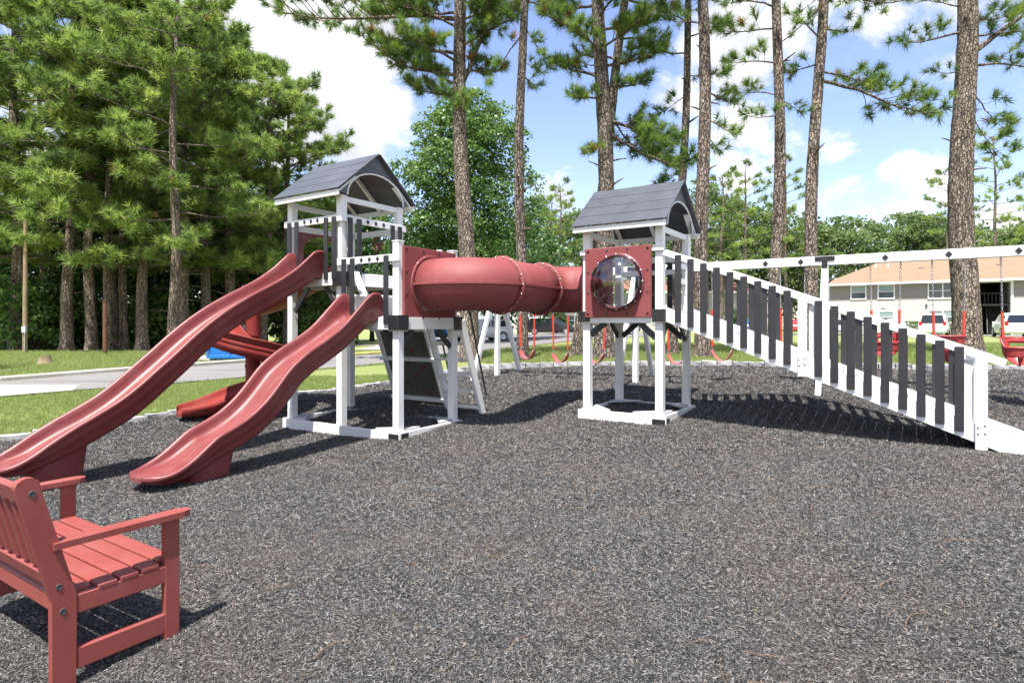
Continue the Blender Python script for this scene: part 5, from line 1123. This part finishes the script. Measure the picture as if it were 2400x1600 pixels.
# --- pines across the road
def far_pine_proto(seed, H_, R_, z_low, r0=.27, nl=35):
    rng = np.random.default_rng(seed); T = empty('pine_tree'); mb, ctr = trunk_mb(H_, r0, (rng.uniform(-.25, .25), rng.uniform(-.2, .2)), rng, 14, .4, .75, .08, .6); mb.build('trunk', M['pine_bark_far'], T); w = Wood()
    for k in range(nl):
        f = (k + rng.random()) / nl; z = z_low + (H_ - .3 - z_low) * f ** .95; p, r = ctr_at(ctr, z); a_ = k * 2.399 + rng.normal(0, .3); prof = (.70 + .42 * math.sin(math.pi * min(1, .25 + f * .8))) * (1.0 if f < .62 else max(.2, 1 - ((f - .62) / .38) ** 1.6 * .8)); L = R_ * prof * rng.uniform(.6, 1.15)
        w.limb(rng, p, (L * math.cos(a_), L * math.sin(a_), L * (rng.uniform(-.16, .16) + .6 * f)), .055, .45, 9, .46, .40, .34, False, 7, 6)
    for k in range(7):      # dead stubs under the crown
        z = z_low * rng.uniform(.45, 1.2); p, r = ctr_at(ctr, z); a_ = rng.uniform(0, 6.28); L = rng.uniform(.5, 2.2); w.m.tube([tuple(p), tuple(p + np.array([math.cos(a_), math.sin(a_), .25]) * L * .5), tuple(p + np.array([math.cos(a_ + .2), math.sin(a_ + .2), .1]) * L)], [.035, .022, .008], 5, False)
    w.m.build('branches', M['pine_bark'], T)
    o = bpy.data.objects.new('needles', needle_mesh('needles', w.tips, w.dirs, rng, 24, .42, .044, M['needles'], .9, .006, 6)); link(o); o.parent = T; return T
PP = [far_pine_proto(31, 19.0, 3.9, 4.6), far_pine_proto(32, 20.5, 3.6, 5.0), far_pine_proto(33, 15.5, 3.8, 3.4, .27, 38), far_pine_proto(34, 18.0, 4.0, 5.2), far_pine_proto(35, 20.0, 2.6, 8.5, .2, 26)]
used = set()
def place(protos, k, x, y, rz, s, label, group, zoff=0.0, tilt=(0, 0), cat='tree'):
    o = protos[k] if (id(protos), k) not in used else copy_tree(protos[k]); used.add((id(protos), k)); o.location = (x, y, tz(x, y) + zoff); o.rotation_euler = (tilt[0], tilt[1], rz); o.scale = (s, s, s); tag(o, label, cat, group); return o
G = 'pines across the road'
rows_ = [(157, 29.0, 0, .2, 1.0, 'pine at the left end of the row, behind the stump', (0, .01)), (215, 29.6, 1, 1.0, .98, 'pale barked pine second from the left end of the row', (0, 0)), (254, 29.5, 4, 2.1, .95, 'slim pine beside the rusty post', (0, -.005)), (274, 31.0, 4, 3.0, .93, 'slim pine leaning right between two straight trunks', (0, .04)), (290, 30.4, 4, 4.2, 1.0, 'slim pine third in the tight clump of trunks', (0, .01)),
         (333, 29.5, 3, 5.2, 1.0, 'pine leaning left at the right end of the trunk clump', (0, -.03)), (406, 26.5, 1, 2.6, .86, 'light barked pine standing forward of the others with bare low limbs', (0, .0)), (430, 30.5, 2, 1.9, 1.12, 'pine trunk close behind the light barked pine', (0, .0)), (480, 31.5, 0, 2.6, .95, 'pine trunk above the middle of the longer slide', (0, .02)),
         (545, 33.0, 2, 3.3, 1.12, 'pine with foliage reaching over the longer slide', (0, .02)), (618, 34.5, 3, 4.0, .92, 'rounded pine crown above the spiral slide', (0, .0)), (672, 35.5, 2, 5.1, .95, 'pine at the right end of the row beside the taller tower', (0, 0)), (40, 30.5, 2, .9, 1.25, 'pine with low boughs at the left picture edge', (0, 0)), (-70, 29.0, 1, 2.8, .95, 'pine whose boughs hang in from outside the left picture edge', (0, .02)), (-1045, 11.4, 3, 1.0, .78, 'pine outside the left picture edge that shades the roadside lawn', (0, 0)), (110, 36.0, 3, 1.4, 1.0, 'pine standing back in the woods above the utility pole', (0, 0)), (360, 37.5, 1, 4.6, 1.02, 'tall pine back in the woods behind the trunk clump', (0, 0)), (505, 39, 3, .3, 1.0, 'tall pine back in the woods above the slides', (0, 0))]
for px, d, k, rz, s, lb, tl in rows_: place(PP, k, (px - 1200) / 1422 * d, d, rz, s, lb, G, 0, tl)

# --- broadleaf trees and shrubs
def leaf_mesh(name, pts, nrm, rng, size, mat, tint0=None):
    n = len(pts); pts = np.asarray(pts); d = unit(rng.normal(size=(n, 3)) + nrm * .4 + np.array([0, 0, -.25])); nn = unit(nrm * .9 + rng.normal(size=(n, 3)) * .7 + np.array([0, 0, .45])); s_ = unit(np.cross(nn, d)); L = size * rng.uniform(.6, 1.25, (n, 1)); c = np.cross(d, s_)
    v = np.stack([pts - d * L * .5, pts + s_ * L * .36 + c * L * .08, pts + d * L * .55, pts - s_ * L * .36 + c * L * .08], 1).reshape(-1, 3); f = np.arange(len(v)).reshape(-1, 4)
    t_ = np.clip((rng.normal(.5, .22, n) if tint0 is None else tint0 + rng.normal(0, .16, n)), 0, 1); return np_mesh(name, v, f, mat, np.repeat(t_, 4))
def crown_pts(rng, lobes, per, clump_r):
    """lobes: (x,y,z,r). clumps scattered over each lobe's skin, leaves over each clump's upper skin"""
    P = []; N_ = []; Tn = []
    for (x, y, z, r, nc) in lobes:
        u = unit(rng.normal(size=(nc, 3))); u[:, 2] = np.where(u[:, 2] < -.55, -u[:, 2], u[:, 2]); rad = r * rng.uniform(.62, 1.04, (nc, 1)); cc = np.array([x, y, z]) + u * rad * np.array([1, 1, .92])
        for c, uu in zip(cc, u):
            cr = clump_r * rng.uniform(.6, 1.3); m_ = int(per * rng.uniform(.6, 1.4)); q = unit(rng.normal(size=(m_, 3)) + uu * .55 + np.array([0, 0, .35])); rr = cr * rng.uniform(.35, 1.05, (m_, 1)) ** .6
            P.append(c + q * rr * np.array([1.15, 1.15, .75])); N_.append(unit(q + uu * .5)); Tn.append(np.full(m_, np.clip(rng.normal(.5, .16), .1, .9)))
    return np.concatenate(P), np.concatenate(N_), np.concatenate(Tn)
def leaf_tree(seed, H_, R_, mat, leaf, per, clump_r, zb=.25, lob=14, nc=26, r0=.22, name='broadleaf_tree', squash=1.0, shape=None):
    rng = np.random.default_rng(seed); T = empty(name); mb, ctr = trunk_mb(H_ * .8, r0, (.1, 0), rng, 10, .4, .8, .08, .7); mb.build('trunk', M['oak_bark'], T); lobes = []; w = MB()
    z0 = H_ * zb
    for k in range(lob):
        f = (k + .5) / lob; a_ = k * 2.4 + rng.normal(0, .3); prof = shape(f) if shape else math.sin(math.pi * (.16 + .80 * f)) ** .8; rad = R_ * prof * rng.uniform(.45, .75); z = z0 + (H_ - z0) * (.08 + .82 * f); lr = R_ * (.34 + .26 * prof) * rng.uniform(.8, 1.15) * squash
        lobes.append((rad * math.cos(a_), rad * math.sin(a_), z, lr, nc)); c, r = ctr_at(ctr, max(H_ * .12, z * .72)); w.tube([tuple(c), tuple(c * .45 + np.array([rad * math.cos(a_), rad * math.sin(a_), z]) * .55 + [0, 0, -.2]), (rad * math.cos(a_), rad * math.sin(a_), z)], [r0 * .4, r0 * .25, r0 * .08], 5, False)
    w.build('limbs', M['oak_bark'], T); P, N_, Tn = crown_pts(rng, lobes, per, clump_r)
    o = bpy.data.objects.new('crown', leaf_mesh('crown', P, N_, rng, leaf, M[mat], Tn)); link(o); o.parent = T; return T
big = leaf_tree(41, 15.6, 4.3, 'leaves', .21, 64, .74, .12, 24, 30, .26, shape=lambda f: (.85 if f < .45 else 1.0 - ((f - .45) / .55) ** 1.6 * .72))
x = (1090 - 1200) / 1422 * 38; big.location = (x, 38, tz(x, 38)); tag(big, 'large round-lobed broadleaf tree behind the forked pine', 'tree')
LT = [leaf_tree(42, 10.0, 3.4, 'leaves_dark', .25, 46, .8, .10, 13, 16, .16), leaf_tree(43, 12.5, 3.6, 'leaves_dark', .26, 46, .85, .12, 14, 16, .18), leaf_tree(44, 8.0, 3.2, 'leaves_dark', .25, 46, .75, .06, 11, 16, .14)]
G2 = 'broadleaf trees in the woods across the road'
wl_ = [(-120, 38, 0, .3, 1.1), (-10, 39, 1, 1.2, 1.0), (95, 38, 2, 2.0, 1.1), (185, 40, 0, 3.1, 1.05), (270, 38.5, 2, 4.0, 1.05), (350, 40, 1, 5.2, .95), (430, 38.5, 0, .7, 1.0), (510, 40, 2, 1.6, 1.15), (590, 41, 1, 2.7, .95), (665, 41.5, 0, 3.7, 1.0), (735, 43, 1, 4.4, .9)]
WLB = ['dark leafy tree in the woods beyond the left picture edge', 'dark leafy tree above the grey roofed house', 'dark leafy tree behind the ivy-clad shrub', 'dark leafy tree behind the two leftmost pine trunks', 'dark leafy tree behind the tight clump of trunks', 'dark leafy tree behind the leaning pine', 'dark leafy tree behind the light barked pine', 'dark leafy tree behind the middle of the longer slide', 'dark leafy tree behind the spiral slide', 'dark leafy tree left of the taller tower corner post', 'dark leafy tree between the front posts of the taller tower']
for i, (px, d, k, rz, s) in enumerate(wl_): place(LT, k, (px - 1200) / 1422 * d, d, rz, s, WLB[i], G2)
for i, (px, d, k, rz, s, lb) in enumerate([(800, 46, 1, 1.1, .92, 'leafy tree seen between the posts of the taller tower'), (872, 48, 0, 2.2, 1.05, 'leafy tree seen right of the taller tower upper rail'), (945, 44, 2, 3.2, .95, 'low leafy tree behind the lower deck of the taller tower'), (1225, 46, 2, 4.1, 1.1, 'low leafy tree beside the slender straight pine'), (1010, 47, 0, 5.0, .85, 'low leafy tree behind the tunnel end panel')]): place(LT, k, (px - 1200) / 1422 * d, d, rz, s, lb, 'leafy trees behind the taller tower')
def bush(seed, R_, H_, mat, leaf, per, nc, clump=.35, name='shrub'):
    rng = np.random.default_rng(seed); T = empty(name); lobes = [(R_ * .45 * math.cos(a_), R_ * .45 * math.sin(a_), H_ * f, R_ * .62, nc) for a_, f in ((0, .35), (1.6, .5), (3.1, .42), (4.6, .6), (.8, .78), (3.9, .82), (2.2, .2), (5.4, .25))]
    P, N_, Tn = crown_pts(rng, lobes, per, clump); o = bpy.data.objects.new('foliage', leaf_mesh('foliage', P, N_, rng, leaf, M[mat], Tn)); link(o); o.parent = T; w = MB()
    for a_ in (0, 1.3, 2.5, 3.7, 5.0): w.tube([(0, 0, -.1), (R_ * .3 * math.cos(a_), R_ * .3 * math.sin(a_), H_ * .5)], [.04, .015], 5, False)
    w.build('stems', M['oak_bark'], T); return T
BU = [bush(51, 1.7, 2.6, 'leaves', .20, 42, 13, .45), bush(52, 1.5, 1.5, 'leaves', .18, 42, 12, .4)]
for px, d, k, rz, s, lb in [(82, 31.0, 0, .2, 1.15, 'ivy-clad shrub right of the utility pole'), (120, 32.2, 0, 2.0, 1.25, 'tall leafy shrub left of the first pine trunk'), (30, 33.5, 1, 1.0, 1.3, 'low shrub above the yellow fence'), (190, 33.5, 1, 2.0, 1.2, 'low shrub between the first two pine trunks'), (240, 34, 0, 3.2, .8, 'low shrub behind the tight clump of trunks'), (312, 33.5, 1, 4.0, 1.3, 'bright shrub left of the leaning pine'), (372, 33, 1, 5.1, 1.4, 'bright shrub right of the leaning pine'), (455, 35, 0, .9, 1.0, 'shrub hidden behind the longer slide'), (690, 38, 1, 2.9, 1.4, 'shrub seen between slide and taller tower post'), (735, 38, 0, 1.4, 1.0, 'tall shrub seen between the front posts of the taller tower'), (770, 39, 0, 4.6, 1.0, 'shrub under the taller tower upper deck')]:
    place(BU, k, (px - 1200) / 1422 * d, d, rz, s, lb, 'shrubs along the woods', 0, cat='shrub')
RB = [bush(53, .95, 2.2, 'leaves', .10, 60, 20, .28, 'round_shrub')]
place(RB, 0, (1304 - 1200) / 1422 * 64.5, 64.5, .3, 1.25, 'clipped egg-shaped shrub behind the dark minivan', None, 0, cat='shrub')
for px, d, s, lb in [(1722, 74, 1.2, 'clipped shrub by the brown-roofed block, beside the blue sedan'), (1370, 68, .8, 'small clipped shrub under the pale block window'), (1180, 66, .7, 'small clipped shrub at the pale block corner'), (1995, 60, .6, 'small shrub at the corner of the tan-roofed block')]: place(RB, 0, (px - 1200) / 1422 * d, d, px * .1, s, lb, 'clipped shrubs by the buildings', 0, cat='shrub')
HD = tag(empty('hedge', (38.8, 56.8, tz(36, 57)), -TH), 'clipped green hedge between the parked cars', 'hedge'); rng = np.random.default_rng(8)
P = np.column_stack([rng.uniform(-2.2, 2.2, 5200), rng.uniform(-.5, .5, 5200), rng.uniform(0, 1.15, 5200)]); ax_ = rng.integers(0, 3, 5200); P[ax_ == 0, 2] = rng.uniform(1.05, 1.25, (ax_ == 0).sum()); P[ax_ == 1, 1] = rng.uniform(-.58, -.45, (ax_ == 1).sum())
o = bpy.data.objects.new('foliage', leaf_mesh('foliage', P, np.tile([0, -.6, .6], (5200, 1)), rng, .11, M['leaves'])); link(o); o.parent = HD

# --- trees on the right-hand horizon
FT = [leaf_tree(61, 18, 4.6, 'leaves_far', .42, 34, 1.15, .10, 16, 14, .25), leaf_tree(62, 14, 5.0, 'leaves_far', .42, 34, 1.1, .08, 14, 14, .25), leaf_tree(63, 20, 4.0, 'leaves_far', .42, 32, 1.1, .16, 17, 13, .25)]
def far_slim(seed, H_, R_, zl):
    rng = np.random.default_rng(seed); T = empty('pine_tree'); mb, ctr = trunk_mb(H_, .26, (.15, 0), rng, 10, .3, .75, .1, .8); mb.build('trunk', M['pine_bark_far'], T); w = Wood()
    for k in range(30):
        f = (k + rng.random()) / 30; z = zl + (H_ - .2 - zl) * f; p, r = ctr_at(ctr, z); a_ = k * 2.4; L = R_ * (.55 + .5 * math.sin(math.pi * (.2 + .75 * f))) * rng.uniform(.6, 1.1); w.limb(rng, p, (L * math.cos(a_), L * math.sin(a_), L * (.1 + .5 * f)), .05, .3, 8, .55, .42, .45, False, 6)
    w.m.build('branches', M['pine_bark_far'], T); o = bpy.data.objects.new('needles', needle_mesh('needles', w.tips, w.dirs, rng, 20, .62, .075, M['needles'], .85, 0)); link(o); o.parent = T; return T
FP = [far_slim(71, 23, 3.3, 9.5), far_slim(72, 20, 3.0, 7)]
G3 = 'trees along the horizon'
for px, d, top, k, lb in [(1355, 78, 505, 1, 'low horizon tree left of the lower tower'), (1440, 88, 520, 1, 'low horizon tree seen through the lower tower'), (1530, 92, 500, 1, 'low horizon tree behind the lower tower right posts'), (1585, 88, 470, 0, 'bushy horizon tree beside the thin dark leaning pine'), (1645, 84, 430, 0, 'bushy horizon tree behind the pale barked pine'), (1715, 90, 455, 2, 'leafy horizon tree right of the pale barked pine'), (1775, 92, 480, 0, 'leafy horizon tree left of the two slim pines'), (1845, 92, 500, 1, 'low horizon tree between the two slim pines'), (1905, 94, 530, 1, 'low horizon tree behind the swing frame post'), (1975, 92, 512, 1, 'broad horizon tree above the left end of the tan roof'), (2050, 94, 525, 0, 'second horizon tree above the tan roof, from its left end'), (2110, 96, 505, 1, 'third horizon tree above the tan roof, from its left end'), (2165, 92, 500, 0, 'horizon tree just left of the thickest trunk'), (2235, 96, 515, 1, 'horizon tree hidden mostly by the thickest trunk'), (2310, 98, 545, 1, 'low horizon tree under the tall sparse pine'), (2390, 96, 530, 1, 'low horizon tree at the right picture edge'), (2450, 90, 500, 0, 'horizon tree just beyond the right picture edge'), (1255, 80, 470, 0, 'horizon tree showing right of the slender straight pine'), (1150, 86, 520, 1, 'horizon tree hidden behind the large broadleaf tree')]:
    H0 = (18, 14, 20)[k]; zt = 1.5 + (760 - top) * d / 1422; x = (px - 1200) / 1422 * d; s = (zt - tz(x, d)) / H0; place(FT, k, x, d, px * .37, s, lb, G3)
for px, d, top, k, lb in [(1312, 68, 440, 1, 'light green pine right of the large broadleaf tree'), (1288, 74, 470, 0, 'slim pine showing through behind the light green pine'), (1690, 76, 415, 1, 'bushy pine on the horizon right of the pale barked pine'), (1748, 78, 402, 1, 'tallest bushy pine on the horizon, left of the two slim pines'), (1842, 84, 392, 1, 'slender pine crown between the two slim trunks above the ramp'), (2222, 86, 400, 1, 'small pine left of the thickest trunk'), (2338, 78, 316, 0, 'tall sparse pine right of the thickest trunk'), (2440, 80, 400, 1, 'sparse pine at the right picture edge')]:
    H0 = (23, 20)[k]; zt = 1.5 + (760 - top) * d / 1422; x = (px - 1200) / 1422 * d; place(FP, k, x, d, px * .2, (zt - tz(x, d)) / H0, lb, 'slim pines near the horizon')
# ------------------------------------------------------------------ mulch chips and grass (nobody could count them)
def chip_obj(k):
    rg = random.Random(100 + k); L, w, t_ = rg.uniform(.028, .042), rg.uniform(.006, .010), rg.uniform(.004, .006); bend = rg.uniform(-.35, .35); rows = []
    for i in range(4):
        f = i / 3 - .5; c = Vector((L * f, bend * L * (f * f) * 2, bend * .5 * L * f * f)); ww = w * (1 - 1.1 * f * f) * rg.uniform(.8, 1.2); rows.append([c + Vector((0, -ww / 2, 0)), c + Vector((0, 0, t_ * .6)), c + Vector((0, ww / 2, 0)), c + Vector((0, 0, -t_ * .4))])
    m = MB(); m.grid(rows, closed_v=True, smooth=False); m.add(rows[0], [(3, 2, 1, 0)]); m.add(rows[-1], [(0, 1, 2, 3)])
    return bpy.data.objects.new('mulch_chip', m.mesh('mulch_chip', M['mulch_chip']))
def tuft_obj(k):
    rng = np.random.default_rng(200 + k); n = 9; v = []; f = []
    for i in range(n):
        a_ = rng.uniform(0, 6.28); b_ = np.array([rng.normal(0, .022), rng.normal(0, .022), -.004]); h = rng.uniform(.03, .062); ln = rng.uniform(.1, .7) * h; d = np.array([math.cos(a_), math.sin(a_), 0]); s_ = np.array([-d[1], d[0], 0]) * .0032; v += [b_ - s_, b_ + s_, b_ + d * ln + [0, 0, h]]; f.append([3 * i, 3 * i + 1, 3 * i + 2])
    tint = np.repeat(np.clip(rng.normal(.5, .2, n), 0, 1), 3); return bpy.data.objects.new('grass_tuft', np_mesh('grass_tuft', np.array(v), np.array(f), M['grass_blades'], tint))
def scatter(name, pts, rot, scl, srcs, label, seed):
    me = bpy.data.meshes.new(name); me.vertices.add(len(pts)); me.vertices.foreach_set('co', np.asarray(pts, np.float32).ravel())
    a_ = me.attributes.new('rot', 'FLOAT_VECTOR', 'POINT'); a_.data.foreach_set('vector', np.asarray(rot, np.float32).ravel()); a_ = me.attributes.new('scl', 'FLOAT', 'POINT'); a_.data.foreach_set('value', np.asarray(scl, np.float32)); a_ = me.attributes.new('pick', 'INT', 'POINT'); a_.data.foreach_set('value', np.random.default_rng(seed).integers(0, len(srcs), len(pts)).astype(np.int32))
    o = bpy.data.objects.new(name, me); link(o); tag(o, label, None, None, 'stuff')
    ng = bpy.data.node_groups.new(name, 'GeometryNodeTree'); ng.interface.new_socket('Geometry', in_out='INPUT', socket_type='NodeSocketGeometry'); ng.interface.new_socket('Geometry', in_out='OUTPUT', socket_type='NodeSocketGeometry')
    N = ng.nodes; i_ = N.new('NodeGroupInput'); o_ = N.new('NodeGroupOutput'); ip = N.new('GeometryNodeInstanceOnPoints'); ip.inputs['Pick Instance'].default_value = True
    g2 = N.new('GeometryNodeGeometryToInstance')
    for s in srcs[::-1]:
        oi = N.new('GeometryNodeObjectInfo'); oi.inputs['Object'].default_value = s; oi.inputs['As Instance'].default_value = False; ng.links.new(oi.outputs['Geometry'], g2.inputs[0])
    def attr(nm, dt):
        q = N.new('GeometryNodeInputNamedAttribute'); q.data_type = dt; q.inputs['Name'].default_value = nm; return q.outputs['Attribute']
    ng.links.new(i_.outputs[0], ip.inputs['Points']); ng.links.new(g2.outputs[0], ip.inputs['Instance']); ng.links.new(attr('pick', 'INT'), ip.inputs['Instance Index'])
    e2r = N.new('FunctionNodeEulerToRotation'); ng.links.new(attr('rot', 'FLOAT_VECTOR'), e2r.inputs[0]); ng.links.new(e2r.outputs[0], ip.inputs['Rotation']); ng.links.new(attr('scl', 'FLOAT'), ip.inputs['Scale']); ng.links.new(ip.outputs[0], o_.inputs[0])
    md = o.modifiers.new('scatter', 'NODES'); md.node_group = ng; return o
def band(rng, d0, d1, dens, margin, poly=None, inside=True, xl=None):
    w = .86 * d1 + margin; n = int(2 * w * (d1 - d0) * dens); x = rng.uniform(-w, w, n); y = rng.uniform(d0, d1, n); k = np.abs(x) < .86 * y + margin
    if xl is not None: k &= (x > xl[0]) & (x < xl[1])
    if poly is not None: k &= in_poly(x, y, poly) == inside
    return x[k], y[k]
rng = np.random.default_rng(77); X = []; Y = []; S = []
for d0, d1, dens, sc in ((1.9, 3.4, 17000, .46), (3.4, 5, 11000, .55), (5, 7, 6400, .70), (7, 9.5, 3900, .88), (9.5, 12.5, 2200, 1.12), (12.5, 15.6, 1200, 1.45)):
    x, y = band(rng, d0, d1, dens, .9, MULCH); X.append(x); Y.append(y); S.append(np.full(len(x), sc) * rng.uniform(.7, 1.35, len(x)))
X = np.concatenate(X); Y = np.concatenate(Y); S = np.concatenate(S); Z = terr(X, Y) + .035 + relief(X, Y) + rng.uniform(-.002, .014, len(X)) * S
ROT = np.column_stack([rng.normal(0, .55, len(X)), rng.normal(0, .45, len(X)), rng.uniform(0, 6.283, len(X))])
scatter('mulch_chips', np.column_stack([X, Y, Z]), ROT, S, [chip_obj(k) for k in range(6)], 'shredded black rubber mulch covering the playground', 1)
x, y = band(rng, 1.9, 15, 3.5, .9, MULCH); k = np.sin(x * 1.3 + 1.7 * np.sin(y * .8)) * np.sin(y * 1.1 + x * .4) > -.25; x, y = x[k], y[k]
def straw_obj(k):
    rg = random.Random(k); pts = [(-.06, 0, 0), (-.02, rg.uniform(-.01, .01), .006), (.02, rg.uniform(-.012, .012), .007), (.065, rg.uniform(-.02, .02), .002)]; return bpy.data.objects.new('straw', MB().tube(pts, [.0009, .0013, .0013, .0006], 3, False).mesh('straw', M['straw']))
scatter('pine_straw', np.column_stack([x, y, terr(x, y) + .047 + relief(x, y)]), np.column_stack([rng.normal(0, .1, len(x)), rng.normal(0, .1, len(x)), rng.normal(.3, 1.2, len(x))]), rng.uniform(.8, 1.9, len(x)), [straw_obj(k) for k in range(4)], 'loose brown pine needles fallen on the mulch', 5)
X = []; Y = []; S = []
LAWN_L = [(-16, 4), (-8.3, 4), *EDGE[0:9], (0, 15.8), (-2.5, 21.5), (-3.7, 19.2), (-6.6, 15.1), (-9.4, 13.0), (-10.2, 12.05), (-16, 8.0)]
x, y = band(rng, 6, 15.5, 620, .9, LAWN_L, True, (-14, 1)); X.append(x); Y.append(y); S.append(rng.uniform(.7, 1.25, len(x)))
for d0, d1, dens, sc in ((13, 19, 190, 1.5), (19, 28, 70, 2.2)):
    x, y = band(rng, d0, d1, dens, .5); k = ~in_poly(x, y, MULCH) & ~in_poly(x, y, ROAD) & ~in_poly(x, y, LAWN_L); x, y = x[k], y[k]
    for q in ((-13.5, 20, -22, 13),): pass
    k = ~((x > -12.2) & (x < -7.4) & (y > 20.5) & (y < 26.4)); X.append(x[k]); Y.append(y[k]); S.append(sc * rng.uniform(.7, 1.3, k.sum()))
X = np.concatenate(X); Y = np.concatenate(Y); S = np.concatenate(S)
ROT = np.column_stack([rng.normal(0, .15, len(X)), rng.normal(0, .15, len(X)), rng.uniform(0, 6.283, len(X))])
scatter('grass', np.column_stack([X, Y, terr(X, Y)]), ROT, S, [tuft_obj(k) for k in range(5)], 'short green grass blades of the lawn', 2)
